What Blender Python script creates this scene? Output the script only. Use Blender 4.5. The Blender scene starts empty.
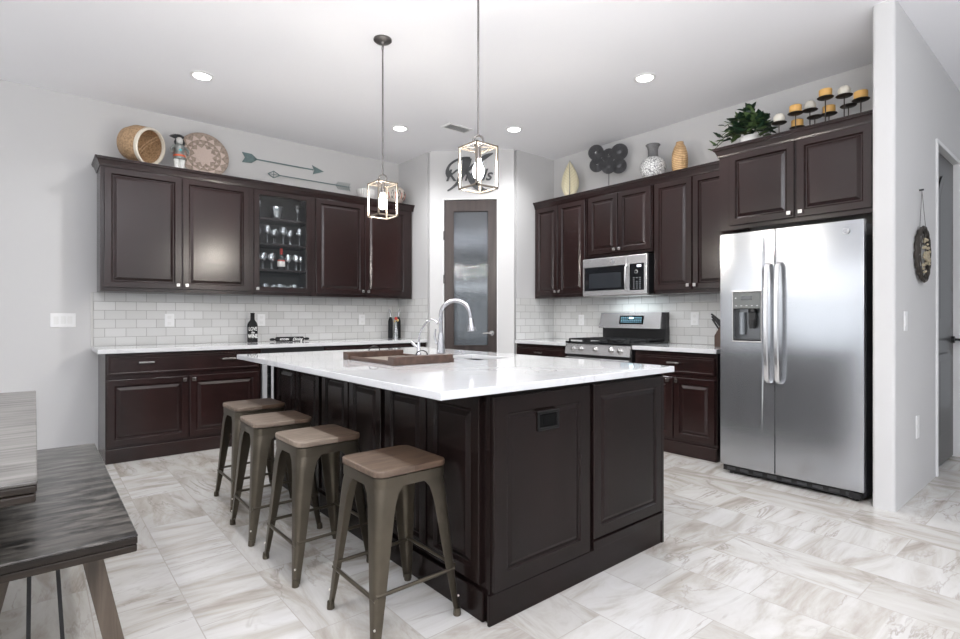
import bpy, math, random
from mathutils import Vector, Matrix
random.seed(7)
S = bpy.context.scene
COL = S.collection
PI = math.pi

# ------------------------------------------------------------------ camera
cam_d = bpy.data.cameras.new('camera')
cam = bpy.data.objects.new('camera', cam_d)
COL.objects.link(cam)
cam.location = (0, 0, 1.1644)
cam.rotation_euler = (PI/2, 0, math.radians(50.0727) - PI/2)
cam_d.sensor_width = 36
cam_d.lens = 531.885/960*36
cam_d.shift_y = -2.2/960
cam_d.clip_start = .02
S.camera = cam
# ------------------------------------------------------------------ world, exposure
W = bpy.data.worlds.new('daylight')
S.world = W
W.use_nodes = True
W.node_tree.nodes['Background'].inputs[0].default_value = (.90, .94, 1.0, 1)
W.node_tree.nodes['Background'].inputs[1].default_value = 0.30
S.view_settings.view_transform = 'Standard'
S.view_settings.look = 'None'
S.view_settings.gamma = 1
S.view_settings.use_curve_mapping = False
S.view_settings.exposure = 0.72
S.cycles.use_denoising = True
S.cycles.max_bounces = 8
S.cycles.diffuse_bounces = 5
S.cycles.glossy_bounces = 4
S.cycles.transparent_max_bounces = 16
S.cycles.sample_clamp_indirect = 6
S.cycles.caustics_reflective = False
S.cycles.caustics_refractive = False


def area(name, loc, rot, sx, sy, power, color=(1, 1, 1)):
    d = bpy.data.lights.new(name, 'AREA')
    d.shape = 'RECTANGLE'; d.size = sx; d.size_y = sy
    d.energy = power; d.color = color
    o = bpy.data.objects.new(name, d)
    o.location = loc; o.rotation_euler = rot
    COL.objects.link(o)
    return o


# daylight through the dining-room windows (left wall) and the patio doors behind the camera, plus two added strip lamps
area('window_daylight', (-4.12, 3.8, .86), (0, -PI/2, 0), 1.34, 3.7, 11, (.90, .95, 1))
area('window_daylight_upper', (-4.12, 3.8, 1.60), (0, -PI/2, 0), .08, 3.7, 2.6, (.97, .98, 1))
area('window_daylight_transom', (-4.12, 3.8, 1.95), (0, -PI/2, 0), .20, 3.7, 10, (.97, .98, 1))
area('patio_daylight', (0, -2.9, 1.00), (PI/2, 0, 0), 8, 1.3, 6, (.97, .98, 1))
area('reflection_strip_low', (0, -2.9, 2.02), (PI/2, 0, 0), 8, .20, 9, (.97, .98, 1))  # added strip lamp, gives a bright reflected band in the pantry glass
area('reflection_strip_high', (0, -2.9, 2.36), (PI/2, 0, 0), 8, .24, 10, (.97, .98, 1))  # second added strip lamp, for the upper reflected band
# added fill lamp behind the camera, pointing up to brighten the ceiling
area('ceiling_fill_lamp', (-.5, -1.2, 1.6), (PI, 0, 0), 2.4, 2.4, 250, (.945, .96, 1))

# ------------------------------------------------------------------ mesh helpers
class MB:
    def __init__(s): s.v = []; s.f = []
    def add(s, vs, fs):
        n = len(s.v); s.v += [tuple(v) for v in vs]; s.f += [tuple(i+n for i in f) for f in fs]; return s
    def box(s, x0, x1, y0, y1, z0, z1):
        if x0 > x1: x0, x1 = x1, x0
        if y0 > y1: y0, y1 = y1, y0
        if z0 > z1: z0, z1 = z1, z0
        return s.add([(x0,y0,z0),(x1,y0,z0),(x1,y1,z0),(x0,y1,z0),(x0,y0,z1),(x1,y0,z1),(x1,y1,z1),(x0,y1,z1)],
                     [(0,3,2,1),(4,5,6,7),(0,1,5,4),(1,2,6,5),(2,3,7,6),(3,0,4,7)])
    def obox(s, M, sx, sy, sz):
        """box of size sx,sy,sz centred on matrix M"""
        c = [(-.5,-.5,-.5),(.5,-.5,-.5),(.5,.5,-.5),(-.5,.5,-.5),(-.5,-.5,.5),(.5,-.5,.5),(.5,.5,.5),(-.5,.5,.5)]
        return s.add([M @ Vector((a*sx,b*sy,d*sz)) for a,b,d in c],
                     [(0,3,2,1),(4,5,6,7),(0,1,5,4),(1,2,6,5),(2,3,7,6),(3,0,4,7)])
    def lathe(s, prof, c=(0,0,0), seg=24, axis=None, close=False):
        """prof = [(radius, height)...] about +z at c, or about the direction axis"""
        M = Matrix.Translation(c)
        if axis is not None:
            M = M @ Vector((0,0,1)).rotation_difference(Vector(axis)).to_matrix().to_4x4()
        vs = []; fs = []
        for r, z in prof:
            for k in range(seg):
                a = 2*PI*k/seg
                vs.append(M @ Vector((r*math.cos(a), r*math.sin(a), z)))
        n = len(prof)
        for i in range(n-1):
            for k in range(seg):
                k2 = (k+1) % seg
                fs.append((i*seg+k, i*seg+k2, (i+1)*seg+k2, (i+1)*seg+k))
        if close:
            for k in range(seg):
                k2 = (k+1) % seg
                fs.append(((n-1)*seg+k, (n-1)*seg+k2, k2, k))
        else:
            if prof[0][0] > 1e-5: fs.append(tuple(range(seg-1, -1, -1)))
            if prof[-1][0] > 1e-5: fs.append(tuple((n-1)*seg+k for k in range(seg)))
        return s.add(vs, fs)
    def cyl(s, p0, p1, r, r1=None, seg=16):
        p0 = Vector(p0); p1 = Vector(p1); d = p1-p0
        return s.lathe([(r, 0), (r if r1 is None else r1, d.length)], p0, seg, d)
    def tube(s, pts, r, seg=8, closed=False):
        pts = [Vector(p) for p in pts]; n = len(pts)
        rs = r if isinstance(r, (list, tuple)) else [r]*n
        tn = []
        for i in range(n):
            if closed: t = pts[(i+1) % n]-pts[i-1]
            else: t = pts[min(i+1, n-1)]-pts[max(i-1, 0)]
            tn.append(t.normalized())
        up = Vector((0,0,1)) if abs(tn[0].z) < .9 else Vector((1,0,0))
        u = tn[0].cross(up).normalized()
        vs = []; fs = []
        for i in range(n):
            if i: u = (tn[i-1].rotation_difference(tn[i]) @ u)
            u = (u - tn[i]*u.dot(tn[i])).normalized()
            w = tn[i].cross(u)
            for k in range(seg):
                a = 2*PI*k/seg
                vs.append(pts[i] + (u*math.cos(a)+w*math.sin(a))*rs[i])
        for i in range(n if closed else n-1):
            j = (i+1) % n
            for k in range(seg):
                k2 = (k+1) % seg
                fs.append((i*seg+k, i*seg+k2, j*seg+k2, j*seg+k))
        if not closed:
            fs.append(tuple(range(seg-1, -1, -1))); fs.append(tuple((n-1)*seg+k for k in range(seg)))
        return s.add(vs, fs)
    def prism(s, poly, z0, z1, M=None):
        """poly = [(x,y)...] counter-clockwise, extruded z0..z1, mapped by M"""
        M = M or Matrix.Identity(4); n = len(poly)
        vs = [M @ Vector((x,y,z0)) for x,y in poly] + [M @ Vector((x,y,z1)) for x,y in poly]
        fs = [tuple(range(n-1,-1,-1)), tuple(range(n, 2*n))]
        fs += [(i, (i+1)%n, n+(i+1)%n, n+i) for i in range(n)]
        return s.add(vs, fs)
    def rings(s, x0, x1, z0, z1, y, prof, cap=True):
        """nested rectangles facing -y: prof = [(inset, y offset)...] from the outside in"""
        vs = []; fs = []
        for ins, dy in prof:
            a, b, c, d = x0+ins, x1-ins, z0+ins, z1-ins
            vs += [(a,y+dy,c),(b,y+dy,c),(b,y+dy,d),(a,y+dy,d)]
        for i in range(len(prof)-1):
            for k in range(4):
                k2 = (k+1) % 4
                fs.append((i*4+k, i*4+k2, i*4+4+k2, i*4+4+k))
        if cap:
            m = (len(prof)-1)*4; fs.append((m, m+1, m+2, m+3)); fs.append((3,2,1,0))
        else:
            m = (len(prof)-1)*4
            for k in range(4):
                k2 = (k+1) % 4; fs.append((m+k, m+k2, k2, k))
        return s.add(vs, fs)
    def sphere(s, c, r, seg=16, rg=10, sz=1.0):
        prof = [(max(1e-6, r*math.sin(PI*i/rg)), -r*sz*math.cos(PI*i/rg)) for i in range(rg+1)]
        return s.lathe(prof, c, seg)
    def build(s, name, m, parent=None, bev=0, smooth=None, loc=None, segs=2):
        me = bpy.data.meshes.new(name)
        me.from_pydata(s.v, [], s.f)
        import bmesh
        b = bmesh.new(); b.from_mesh(me)
        bmesh.ops.recalc_face_normals(b, faces=b.faces)
        b.to_mesh(me); b.free()
        if m: me.materials.append(m)
        o = bpy.data.objects.new(name, me); COL.objects.link(o)
        if parent: o.parent = parent
        if loc: o.location = loc
        if bev:
            q = o.modifiers.new('edges', 'BEVEL'); q.width = bev; q.segments = segs
            q.limit_method = 'ANGLE'; q.angle_limit = math.radians(35); q.harden_normals = False
        if smooth is not None:
            me.shade_smooth()
            try: me.set_sharp_from_angle(angle=math.radians(smooth))
            except Exception: pass
        elif bev:
            pass
        return o


def tag(o, label=None, cat=None, group=None, kind=None):
    if label: o['label'] = label
    if cat: o['category'] = cat
    if group: o['group'] = group
    if kind: o['kind'] = kind
    return o
def thing(name, label, cat, loc=(0,0,0), rz=0, group=None):
    o = bpy.data.objects.new(name, None); COL.objects.link(o)
    o.empty_display_size = .1
    o.location = loc; o.rotation_euler = (0, 0, rz)
    return tag(o, label, cat, group)
def structure(o, label=None): return tag(o, label, None, None, 'structure')
def copy_tree(o, parent=None):
    c = o.copy(); COL.objects.link(c); c.parent = parent
    for ch in list(o.children): copy_tree(ch, c)
    return c
def text_mesh(name, body, size, m, parent, loc, rot, extrude=.0008, shear=0, align='CENTER', xs=1.0, bold=0):
    cu = bpy.data.curves.new(name, 'FONT'); cu.body = body; cu.size = size; cu.extrude = extrude
    cu.shear = shear; cu.align_x = align; cu.align_y = 'CENTER'; cu.offset = bold; cu.resolution_u = 3
    t = bpy.data.objects.new(name + '_curve', cu); COL.objects.link(t)
    dg = bpy.context.evaluated_depsgraph_get()
    me = bpy.data.meshes.new_from_object(t.evaluated_get(dg))
    bpy.data.objects.remove(t)
    me.materials.clear(); me.materials.append(m)
    o = bpy.data.objects.new(name, me); COL.objects.link(o)
    o.location = loc; o.rotation_euler = rot; o.scale = (xs, 1, 1)
    if parent: o.parent = parent
    return o

# ------------------------------------------------------------------ materials
def mat(name):
    m = bpy.data.materials.new(name); m.use_nodes = True
    nt = m.node_tree; return m, nt, nt.nodes['Principled BSDF']
def simple(name, col, rough=.5, metal=0, spec=.5, coat=0, emit=None, es=0, noise=0, nscale=20, bump=0):
    m, nt, p = mat(name)
    p.inputs['Base Color'].default_value = (*col, 1)
    p.inputs['Roughness'].default_value = rough
    p.inputs['Metallic'].default_value = metal
    p.inputs['Specular IOR Level'].default_value = spec
    p.inputs['Coat Weight'].default_value = coat
    if emit:
        p.inputs['Emission Color'].default_value = (*emit, 1); p.inputs['Emission Strength'].default_value = es
    if noise or bump:
        tc = nt.nodes.new('ShaderNodeTexCoord')
        n = nt.nodes.new('ShaderNodeTexNoise'); n.inputs['Scale'].default_value = nscale; n.inputs['Detail'].default_value = 4
        nt.links.new(tc.outputs['Object'], n.inputs['Vector'])
        if noise:
            mx = nt.nodes.new('ShaderNodeMix'); mx.data_type = 'RGBA'
            mx.inputs[6].default_value = (*[c*(1-noise) for c in col], 1)
            mx.inputs[7].default_value = (*[min(1, c*(1+noise)) for c in col], 1)
            nt.links.new(n.outputs['Fac'], mx.inputs[0]); nt.links.new(mx.outputs[2], p.inputs['Base Color'])
        if bump:
            b = nt.nodes.new('ShaderNodeBump'); b.inputs['Strength'].default_value = bump; b.inputs['Distance'].default_value = .002
            nt.links.new(n.outputs['Fac'], b.inputs['Height']); nt.links.new(b.outputs['Normal'], p.inputs['Normal'])
    return m
def N(nt, t, **kw):
    n = nt.nodes.new(t)
    for k, v in kw.items():
        if k.startswith('i_'): n.inputs[int(k[2:]) if k[2:].isdigit() else k[2:].replace('_', ' ')].default_value = v
        else: setattr(n, k, v)
    return n
def ramp(nt, src, stops):
    r = N(nt, 'ShaderNodeValToRGB'); e = r.color_ramp.elements
    while len(e) < len(stops): e.new(.5)
    for k, (p, c) in enumerate(stops):
        e[k].position = p; e[k].color = (*c, 1) if len(c) == 3 else c
    nt.links.new(src, r.inputs[0]); return r
def vmath(nt, op, a, b):
    n = N(nt, 'ShaderNodeVectorMath', operation=op)
    for i, x in enumerate((a, b)):
        if isinstance(x, (tuple, list)): n.inputs[i].default_value = x
        else: nt.links.new(x, n.inputs[i])
    return n.outputs[0]
def fmath(nt, op, a, b=0.0):
    n = N(nt, 'ShaderNodeMath', operation=op)
    for i, x in enumerate((a, b)):
        if isinstance(x, (int, float)): n.inputs[i].default_value = x
        else: nt.links.new(x, n.inputs[i])
    return n.outputs[0]
def wood(name, c0, c1, rough=.35, scale=(9, 9, .9), coat=.2, bump=.05, detail=6, spec=.5, lo=.3, hi=.7):
    m, nt, p = mat(name)
    tc = N(nt, 'ShaderNodeTexCoord')
    v = vmath(nt, 'MULTIPLY', tc.outputs['Object'], scale)
    n = N(nt, 'ShaderNodeTexNoise'); n.inputs['Scale'].default_value = 1.0; n.inputs['Detail'].default_value = detail
    n.inputs['Distortion'].default_value = .6
    nt.links.new(v, n.inputs['Vector'])
    r = ramp(nt, n.outputs['Fac'], [(lo, c0), (hi, c1)])
    nt.links.new(r.outputs[0], p.inputs['Base Color'])
    p.inputs['Roughness'].default_value = rough; p.inputs['Coat Weight'].default_value = coat
    p.inputs['Coat Roughness'].default_value = .2; p.inputs['Specular IOR Level'].default_value = spec
    b = N(nt, 'ShaderNodeBump'); b.inputs['Strength'].default_value = bump; b.inputs['Distance'].default_value = .001
    nt.links.new(n.outputs['Fac'], b.inputs['Height']); nt.links.new(b.outputs['Normal'], p.inputs['Normal'])
    return m

M_espresso = wood('espresso_wood', (.0115, .0052, .0050), (.022, .0085, .0078), .25, (5, 5, .8), .22, spec=.42)
M_island = wood('island_espresso_wood', (.0066, .0040, .0037), (.0115, .0066, .0060), .26, (5, 5, .8), .14, spec=.16)
M_pantry = wood('pantry_door_wood', (.024, .016, .0145), (.052, .037, .033), .38, (16, 16, 1.2), .15, .1)
M_inside = simple('cabinet_inside', (.035, .032, .032), .6)
M_wall = simple('wall_paint', (.595, .592, .592), .75, spec=.3, bump=.12, nscale=60)
M_ceiling = simple('ceiling_paint', (.88, .88, .905), .85, spec=.2, bump=.15, nscale=45)
M_white = simple('white_plastic', (.82, .82, .82), .35)
M_trimw = simple('white_trim_paint', (.74, .74, .74), .4)
M_black = simple('black_plastic', (.012, .012, .013), .35)
M_blackg = simple('black_glass', (.008, .009, .011), .06, coat=.5)
M_iron = simple('cast_iron', (.018, .018, .02), .55, metal=.3)
M_nickel = simple('satin_nickel', (.62, .61, .60), .22, metal=1)
M_pewter = simple('antique_pewter', (.19, .18, .175), .38, metal=1, noise=.3, nscale=40)
M_lantern = simple('lantern_metal', (.30, .26, .22), .38, metal=.8, noise=.25, nscale=30)
M_chrome = simple('brushed_faucet_steel', (.50, .50, .52), .26, metal=1)
M_bulb = simple('glowing_bulb', (1, .95, .85), .3, emit=(1, .93, .83), es=290)
M_can = simple('recessed_lamp_glow', (1, 1, 1), .4, emit=(1, .98, .95), es=14)
M_gun = simple('gunmetal_bronze', (.115, .098, .075), .38, metal=.85, noise=.25, nscale=14)
M_rivet = simple('bright_rivet', (.75, .72, .66), .3, metal=1)
M_rubber = simple('rubber', (.02, .018, .016), .7)
M_teal = simple('teal_grey_metal', (.13, .19, .195), .5, noise=.3, nscale=60)
M_disc = simple('slate_grey_discs', (.125, .125, .132), .5, metal=.3, noise=.3, nscale=50, bump=.3)
M_signgrey = simple('dark_grey_sign', (.075, .078, .082), .5)


def steel(name, col=(.50, .515, .54), rough=.20, axis='y', metal=.85):
    m, nt, p = mat(name)
    p.inputs['Metallic'].default_value = metal
    tc = N(nt, 'ShaderNodeTexCoord')
    sc = {'y': (4, 4, 260), 'x': (4, 4, 260), 'z': (260, 260, 3)}[axis]
    v = vmath(nt, 'MULTIPLY', tc.outputs['Object'], sc)
    n = N(nt, 'ShaderNodeTexNoise'); n.inputs['Scale'].default_value = 1; n.inputs['Detail'].default_value = 3
    nt.links.new(v, n.inputs['Vector'])
    r = ramp(nt, n.outputs['Fac'], [(.2, tuple(c*.98 for c in col)), (.8, tuple(min(1, c*1.02) for c in col))])
    p.inputs['Base Color'].default_value = (*col, 1); p.inputs['Roughness'].default_value = rough
    # the sheet metal is very slightly wavy
    n2 = N(nt, 'ShaderNodeTexNoise'); n2.inputs['Scale'].default_value = 1; n2.inputs['Detail'].default_value = 1
    v2 = vmath(nt, 'MULTIPLY', tc.outputs['Object'], (.8, .8, 2.6)); nt.links.new(v2, n2.inputs['Vector'])
    b = N(nt, 'ShaderNodeBump'); b.inputs['Strength'].default_value = .35; b.inputs['Distance'].default_value = .012
    nt.links.new(n2.outputs['Fac'], b.inputs['Height']); nt.links.new(b.outputs['Normal'], p.inputs['Normal'])
    return m
M_steel = steel('brushed_stainless')
M_steel2 = steel('bright_stainless', (.76, .76, .77), .27)


def make_tile(name, ax):
    """grey-white subway tile; ax = which object axis runs along the wall"""
    m, nt, p = mat(name)
    tc = N(nt, 'ShaderNodeTexCoord')
    sep = N(nt, 'ShaderNodeSeparateXYZ'); nt.links.new(tc.outputs['Object'], sep.inputs[0])
    cb = N(nt, 'ShaderNodeCombineXYZ'); nt.links.new(sep.outputs[ax], cb.inputs[0])
    zz = fmath(nt, 'SUBTRACT', sep.outputs[2], .91); nt.links.new(zz, cb.inputs[1])
    b = N(nt, 'ShaderNodeTexBrick'); b.offset = .5; b.offset_frequency = 2
    b.inputs['Scale'].default_value = 1; b.inputs['Brick Width'].default_value = .1575; b.inputs['Row Height'].default_value = .079
    b.inputs['Mortar Size'].default_value = .0022; b.inputs['Mortar Smooth'].default_value = .25
    b.inputs['Color1'].default_value = (.60, .60, .585, 1); b.inputs['Color2'].default_value = (.69, .69, .68, 1)
    b.inputs['Mortar'].default_value = (.36, .35, .34, 1)
    nt.links.new(cb.outputs[0], b.inputs['Vector'])
    nt.links.new(b.outputs['Color'], p.inputs['Base Color'])
    p.inputs['Roughness'].default_value = .16
    bu = N(nt, 'ShaderNodeBump'); bu.invert = True; bu.inputs['Strength'].default_value = .6; bu.inputs['Distance'].default_value = .002
    nt.links.new(b.outputs['Fac'], bu.inputs['Height']); nt.links.new(bu.outputs['Normal'], p.inputs['Normal'])
    return m
M_tilex = make_tile('subway_tile_along_x', 0)
M_tiley = make_tile('subway_tile_along_y', 1)


def make_floor():
    m, nt, p = mat('veined_porcelain_floor')
    tc = N(nt, 'ShaderNodeTexCoord')
    sep = N(nt, 'ShaderNodeSeparateXYZ'); nt.links.new(tc.outputs['Object'], sep.inputs[0])
    X, Y = sep.outputs[0], sep.outputs[1]
    cb = N(nt, 'ShaderNodeCombineXYZ')
    nt.links.new(fmath(nt, 'ADD', Y, 12.2-.381), cb.inputs[0]); nt.links.new(fmath(nt, 'ADD', X, 12.2-.1705), cb.inputs[1])
    b = N(nt, 'ShaderNodeTexBrick'); b.offset = .5; b.offset_frequency = 2
    b.inputs['Scale'].default_value = 1; b.inputs['Brick Width'].default_value = .61; b.inputs['Row Height'].default_value = .305
    b.inputs['Mortar Size'].default_value = .002; b.inputs['Mortar Smooth'].default_value = .2
    b.inputs['Color1'].default_value = (0, 0, 0, 1); b.inputs['Color2'].default_value = (1, 1, 1, 1); b.inputs['Mortar'].default_value = (.5, .5, .5, 1)
    nt.links.new(cb.outputs[0], b.inputs['Vector'])
    rnd = fmath(nt, 'MULTIPLY', b.outputs['Color'], 1.0)
    wn = N(nt, 'ShaderNodeTexWhiteNoise', noise_dimensions='1D'); nt.links.new(rnd, wn.inputs['W'])
    off = N(nt, 'ShaderNodeVectorMath', operation='SCALE'); nt.links.new(wn.outputs['Color'], off.inputs[0]); off.inputs['Scale'].default_value = 40
    base = vmath(nt, 'ADD', tc.outputs['Object'], off.outputs[0])
    # streak direction differs tile by tile
    pick = fmath(nt, 'GREATER_THAN', wn.outputs['Value'], .42)
    va = vmath(nt, 'MULTIPLY', base, (1.3, 5.5, 1)); vb = vmath(nt, 'MULTIPLY', base, (5.5, 1.5, 1))
    mv = N(nt, 'ShaderNodeMix', data_type='VECTOR'); nt.links.new(pick, mv.inputs[0]); nt.links.new(vb, mv.inputs[4]); nt.links.new(va, mv.inputs[5])
    v = mv.outputs[1]
    n1 = N(nt, 'ShaderNodeTexNoise'); n1.inputs['Scale'].default_value = .9; n1.inputs['Detail'].default_value = 7; n1.inputs['Roughness'].default_value = .62; n1.inputs['Distortion'].default_value = 1.4
    nt.links.new(v, n1.inputs['Vector'])
    r1 = ramp(nt, n1.outputs['Fac'], [(.30, (.33, .295, .26)), (.42, (.45, .425, .39)), (.52, (.535, .52, .50)), (.72, (.60, .595, .585))])
    # thin veins
    n2 = N(nt, 'ShaderNodeTexNoise'); n2.inputs['Scale'].default_value = .55; n2.inputs['Detail'].default_value = 5; n2.inputs['Roughness'].default_value = .6; n2.inputs['Distortion'].default_value = 2.2
    nt.links.new(v, n2.inputs['Vector'])
    d = fmath(nt, 'ABSOLUTE', fmath(nt, 'SUBTRACT', n2.outputs['Fac'], .5))
    vein = ramp(nt, d, [(0, (1, 1, 1)), (.022, (0, 0, 0))])
    n3 = N(nt, 'ShaderNodeTexNoise'); n3.inputs['Scale'].default_value = 2.2; nt.links.new(base, n3.inputs['Vector'])
    vm = fmath(nt, 'MULTIPLY', vein.outputs[0], ramp(nt, n3.outputs['Fac'], [(.42, (0, 0, 0)), (.62, (.75, .75, .75))]).outputs[0])
    mx = N(nt, 'ShaderNodeMix', data_type='RGBA'); nt.links.new(vm, mx.inputs[0]); nt.links.new(r1.outputs[0], mx.inputs[6]); mx.inputs[7].default_value = (.30, .265, .235, 1)
    # tile tone
    tone = ramp(nt, wn.outputs['Value'], [(0, (.90, .89, .87)), (1, (1.0, 1.0, 1.0))])
    mt = N(nt, 'ShaderNodeMix', data_type='RGBA', blend_type='MULTIPLY'); mt.inputs[0].default_value = 1
    nt.links.new(mx.outputs[2], mt.inputs[6]); nt.links.new(tone.outputs[0], mt.inputs[7])
    mg = N(nt, 'ShaderNodeMix', data_type='RGBA'); nt.links.new(b.outputs['Fac'], mg.inputs[0]); nt.links.new(mt.outputs[2], mg.inputs[6]); mg.inputs[7].default_value = (.40, .375, .345, 1)
    nt.links.new(mg.outputs[2], p.inputs['Base Color'])
    p.inputs['Roughness'].default_value = .27
    bu = N(nt, 'ShaderNodeBump'); bu.invert = True; bu.inputs['Strength'].default_value = .4; bu.inputs['Distance'].default_value = .001
    nt.links.new(b.outputs['Fac'], bu.inputs['Height']); nt.links.new(bu.outputs['Normal'], p.inputs['Normal'])
    return m
M_floor = make_floor()


def make_quartz():
    m, nt, p = mat('white_veined_quartz')
    tc = N(nt, 'ShaderNodeTexCoord')
    n2 = N(nt, 'ShaderNodeTexNoise'); n2.inputs['Scale'].default_value = 1.3; n2.inputs['Detail'].default_value = 6; n2.inputs['Distortion'].default_value = 1.6
    nt.links.new(tc.outputs['Object'], n2.inputs['Vector'])
    d = fmath(nt, 'ABSOLUTE', fmath(nt, 'SUBTRACT', n2.outputs['Fac'], .5))
    vein = ramp(nt, d, [(0, (1, 1, 1)), (.014, (0, 0, 0))])
    n3 = N(nt, 'ShaderNodeTexNoise'); n3.inputs['Scale'].default_value = 1.9; nt.links.new(tc.outputs['Object'], n3.inputs['Vector'])
    k = ramp(nt, n3.outputs['Fac'], [(.45, (0, 0, 0)), (.65, (.55, .55, .55))])
    vm = fmath(nt, 'MULTIPLY', vein.outputs[0], k.outputs[0])
    cl = ramp(nt, n3.outputs['Fac'], [(.3, (.62, .625, .64)), (.7, (.68, .685, .695))])
    mx = N(nt, 'ShaderNodeMix', data_type='RGBA'); nt.links.new(vm, mx.inputs[0]); nt.links.new(cl.outputs[0], mx.inputs[6]); mx.inputs[7].default_value = (.42, .42, .44, 1)
    nt.links.new(mx.outputs[2], p.inputs['Base Color'])
    p.inputs['Roughness'].default_value = .07; p.inputs['Coat Weight'].default_value = .3
    return m
M_quartz = make_quartz()


def make_glass(name, tint=(1, 1, 1), opacity=.12, rough=.02, gl=(1, 1, 1)):
    m, nt, p = mat(name)
    out = nt.nodes['Material Output']
    tr = N(nt, 'ShaderNodeBsdfTransparent'); tr.inputs[0].default_value = (*tint, 1)
    g = N(nt, 'ShaderNodeBsdfGlossy'); g.inputs['Roughness'].default_value = rough; g.inputs[0].default_value = (*gl, 1)
    lw = N(nt, 'ShaderNodeLayerWeight'); lw.inputs['Blend'].default_value = .35
    f = fmath(nt, 'ADD', fmath(nt, 'MULTIPLY', lw.outputs['Facing'], .75), opacity)
    mx = N(nt, 'ShaderNodeMixShader'); nt.links.new(f, mx.inputs[0]); nt.links.new(tr.outputs[0], mx.inputs[1]); nt.links.new(g.outputs[0], mx.inputs[2])
    nt.links.new(mx.outputs[0], out.inputs[0])
    return m
M_stem = make_glass('clear_stemware_glass', opacity=.36, rough=.05)
M_pane = make_glass('cabinet_pane_glass', (.93, .95, .96), .02, .03)
for n_ in M_pane.node_tree.nodes:
    if n_.type == 'MATH' and n_.operation == 'MULTIPLY': n_.inputs[1].default_value = .10
M_coolglass = make_glass('tinted_cooler_glass', (.35, .37, .4), .05, .03)


def make_reeded():
    m, nt, p = mat('reeded_obscure_glass')
    out = nt.nodes['Material Output']
    tc = N(nt, 'ShaderNodeTexCoord')
    w = N(nt, 'ShaderNodeTexWave', wave_type='BANDS', bands_direction='X'); w.inputs['Scale'].default_value = 24
    nt.links.new(tc.outputs['Object'], w.inputs['Vector'])
    b = N(nt, 'ShaderNodeBump'); b.inputs['Strength'].default_value = .6; b.inputs['Distance'].default_value = .005
    nt.links.new(w.outputs['Fac'], b.inputs['Height'])
    rf = N(nt, 'ShaderNodeBsdfRefraction'); rf.inputs['Color'].default_value = (.26, .29, .31, 1); rf.inputs['Roughness'].default_value = .14; rf.inputs['IOR'].default_value = 1.08
    g = N(nt, 'ShaderNodeBsdfGlossy'); g.inputs['Roughness'].default_value = .10; g.inputs[0].default_value = (.9, .95, 1, 1)
    nt.links.new(b.outputs['Normal'], g.inputs['Normal'])
    mx = N(nt, 'ShaderNodeMixShader'); mx.inputs[0].default_value = .28
    nt.links.new(rf.outputs[0], mx.inputs[1]); nt.links.new(g.outputs[0], mx.inputs[2]); nt.links.new(mx.outputs[0], out.inputs[0])
    return m
M_reed = make_reeded()


def make_seatwood():
    m, nt, p = mat('patched_seat_wood')
    tc = N(nt, 'ShaderNodeTexCoord'); oi = N(nt, 'ShaderNodeObjectInfo')
    sep = N(nt, 'ShaderNodeSeparateXYZ'); nt.links.new(tc.outputs['Object'], sep.inputs[0])
    b = N(nt, 'ShaderNodeTexBrick'); b.offset = .42
    b.inputs['Brick Width'].default_value = .19; b.inputs['Row Height'].default_value = .60; b.inputs['Scale'].default_value = 1
    b.inputs['Mortar Size'].default_value = .0006
    b.inputs['Color1'].default_value = (0, 0, 0, 1); b.inputs['Color2'].default_value = (1, 1, 1, 1); b.inputs['Mortar'].default_value = (.1, .1, .1, 1)
    sh = N(nt, 'ShaderNodeVectorMath', operation='ADD'); nt.links.new(tc.outputs['Object'], sh.inputs[0])
    cbb = N(nt, 'ShaderNodeCombineXYZ'); nt.links.new(fmath(nt, 'MULTIPLY', oi.outputs['Random'], 3.7), cbb.inputs[0]); nt.links.new(fmath(nt, 'MULTIPLY', oi.outputs['Random'], 2.1), cbb.inputs[1])
    nt.links.new(cbb.outputs[0], sh.inputs[1]); nt.links.new(sh.outputs[0], b.inputs['Vector'])
    v = vmath(nt, 'MULTIPLY', sh.outputs[0], (9, 60, 40))
    n = N(nt, 'ShaderNodeTexNoise'); n.inputs['Scale'].default_value = 1; n.inputs['Detail'].default_value = 6; nt.links.new(v, n.inputs['Vector'])
    ra = ramp(nt, n.outputs['Fac'], [(.3, (.045, .024, .014)), (.7, (.105, .062, .037))])
    rb = ramp(nt, n.outputs['Fac'], [(.3, (.145, .108, .080)), (.7, (.255, .205, .162))])
    mx = N(nt, 'ShaderNodeMix', data_type='RGBA'); sc_ = N(nt, 'ShaderNodeSeparateColor'); nt.links.new(oi.outputs['Color'], sc_.inputs[0])
    stp = fmath(nt, 'LESS_THAN', sep.outputs[0], fmath(nt, 'SUBTRACT', sc_.outputs[1], .5))
    stp = fmath(nt, 'ADD', fmath(nt, 'MULTIPLY', stp, .8), fmath(nt, 'MULTIPLY', b.outputs['Color'], .2))
    nt.links.new(fmath(nt, 'MULTIPLY', stp, sc_.outputs[0]), mx.inputs[0]); nt.links.new(ra.outputs[0], mx.inputs[6]); nt.links.new(rb.outputs[0], mx.inputs[7])
    nt.links.new(mx.outputs[2], p.inputs['Base Color']); p.inputs['Roughness'].default_value = .5
    return m
M_seat = make_seatwood()
M_table = wood('weathered_grey_table_wood', (.05, .045, .04), (.20, .19, .178), .36, (2.6, 30, 9), .25, .9, 12, lo=.34, hi=.60)
M_tableside = wood('brown_table_edge_wood', (.008, .006, .005), (.034, .025, .019), .5, (2, 2, 30), .0, .4, spec=.25)
M_bench = wood('distressed_bench_wood', (.005, .0042, .0038), (.115, .106, .095), .30, (7, 26, 9), .3, 1.2, 14, lo=.42, hi=.66)
M_leg = wood('brown_bench_leg_wood', (.060, .044, .032), (.15, .116, .088), .5, (30, 30, 2), .05, .4)
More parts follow.
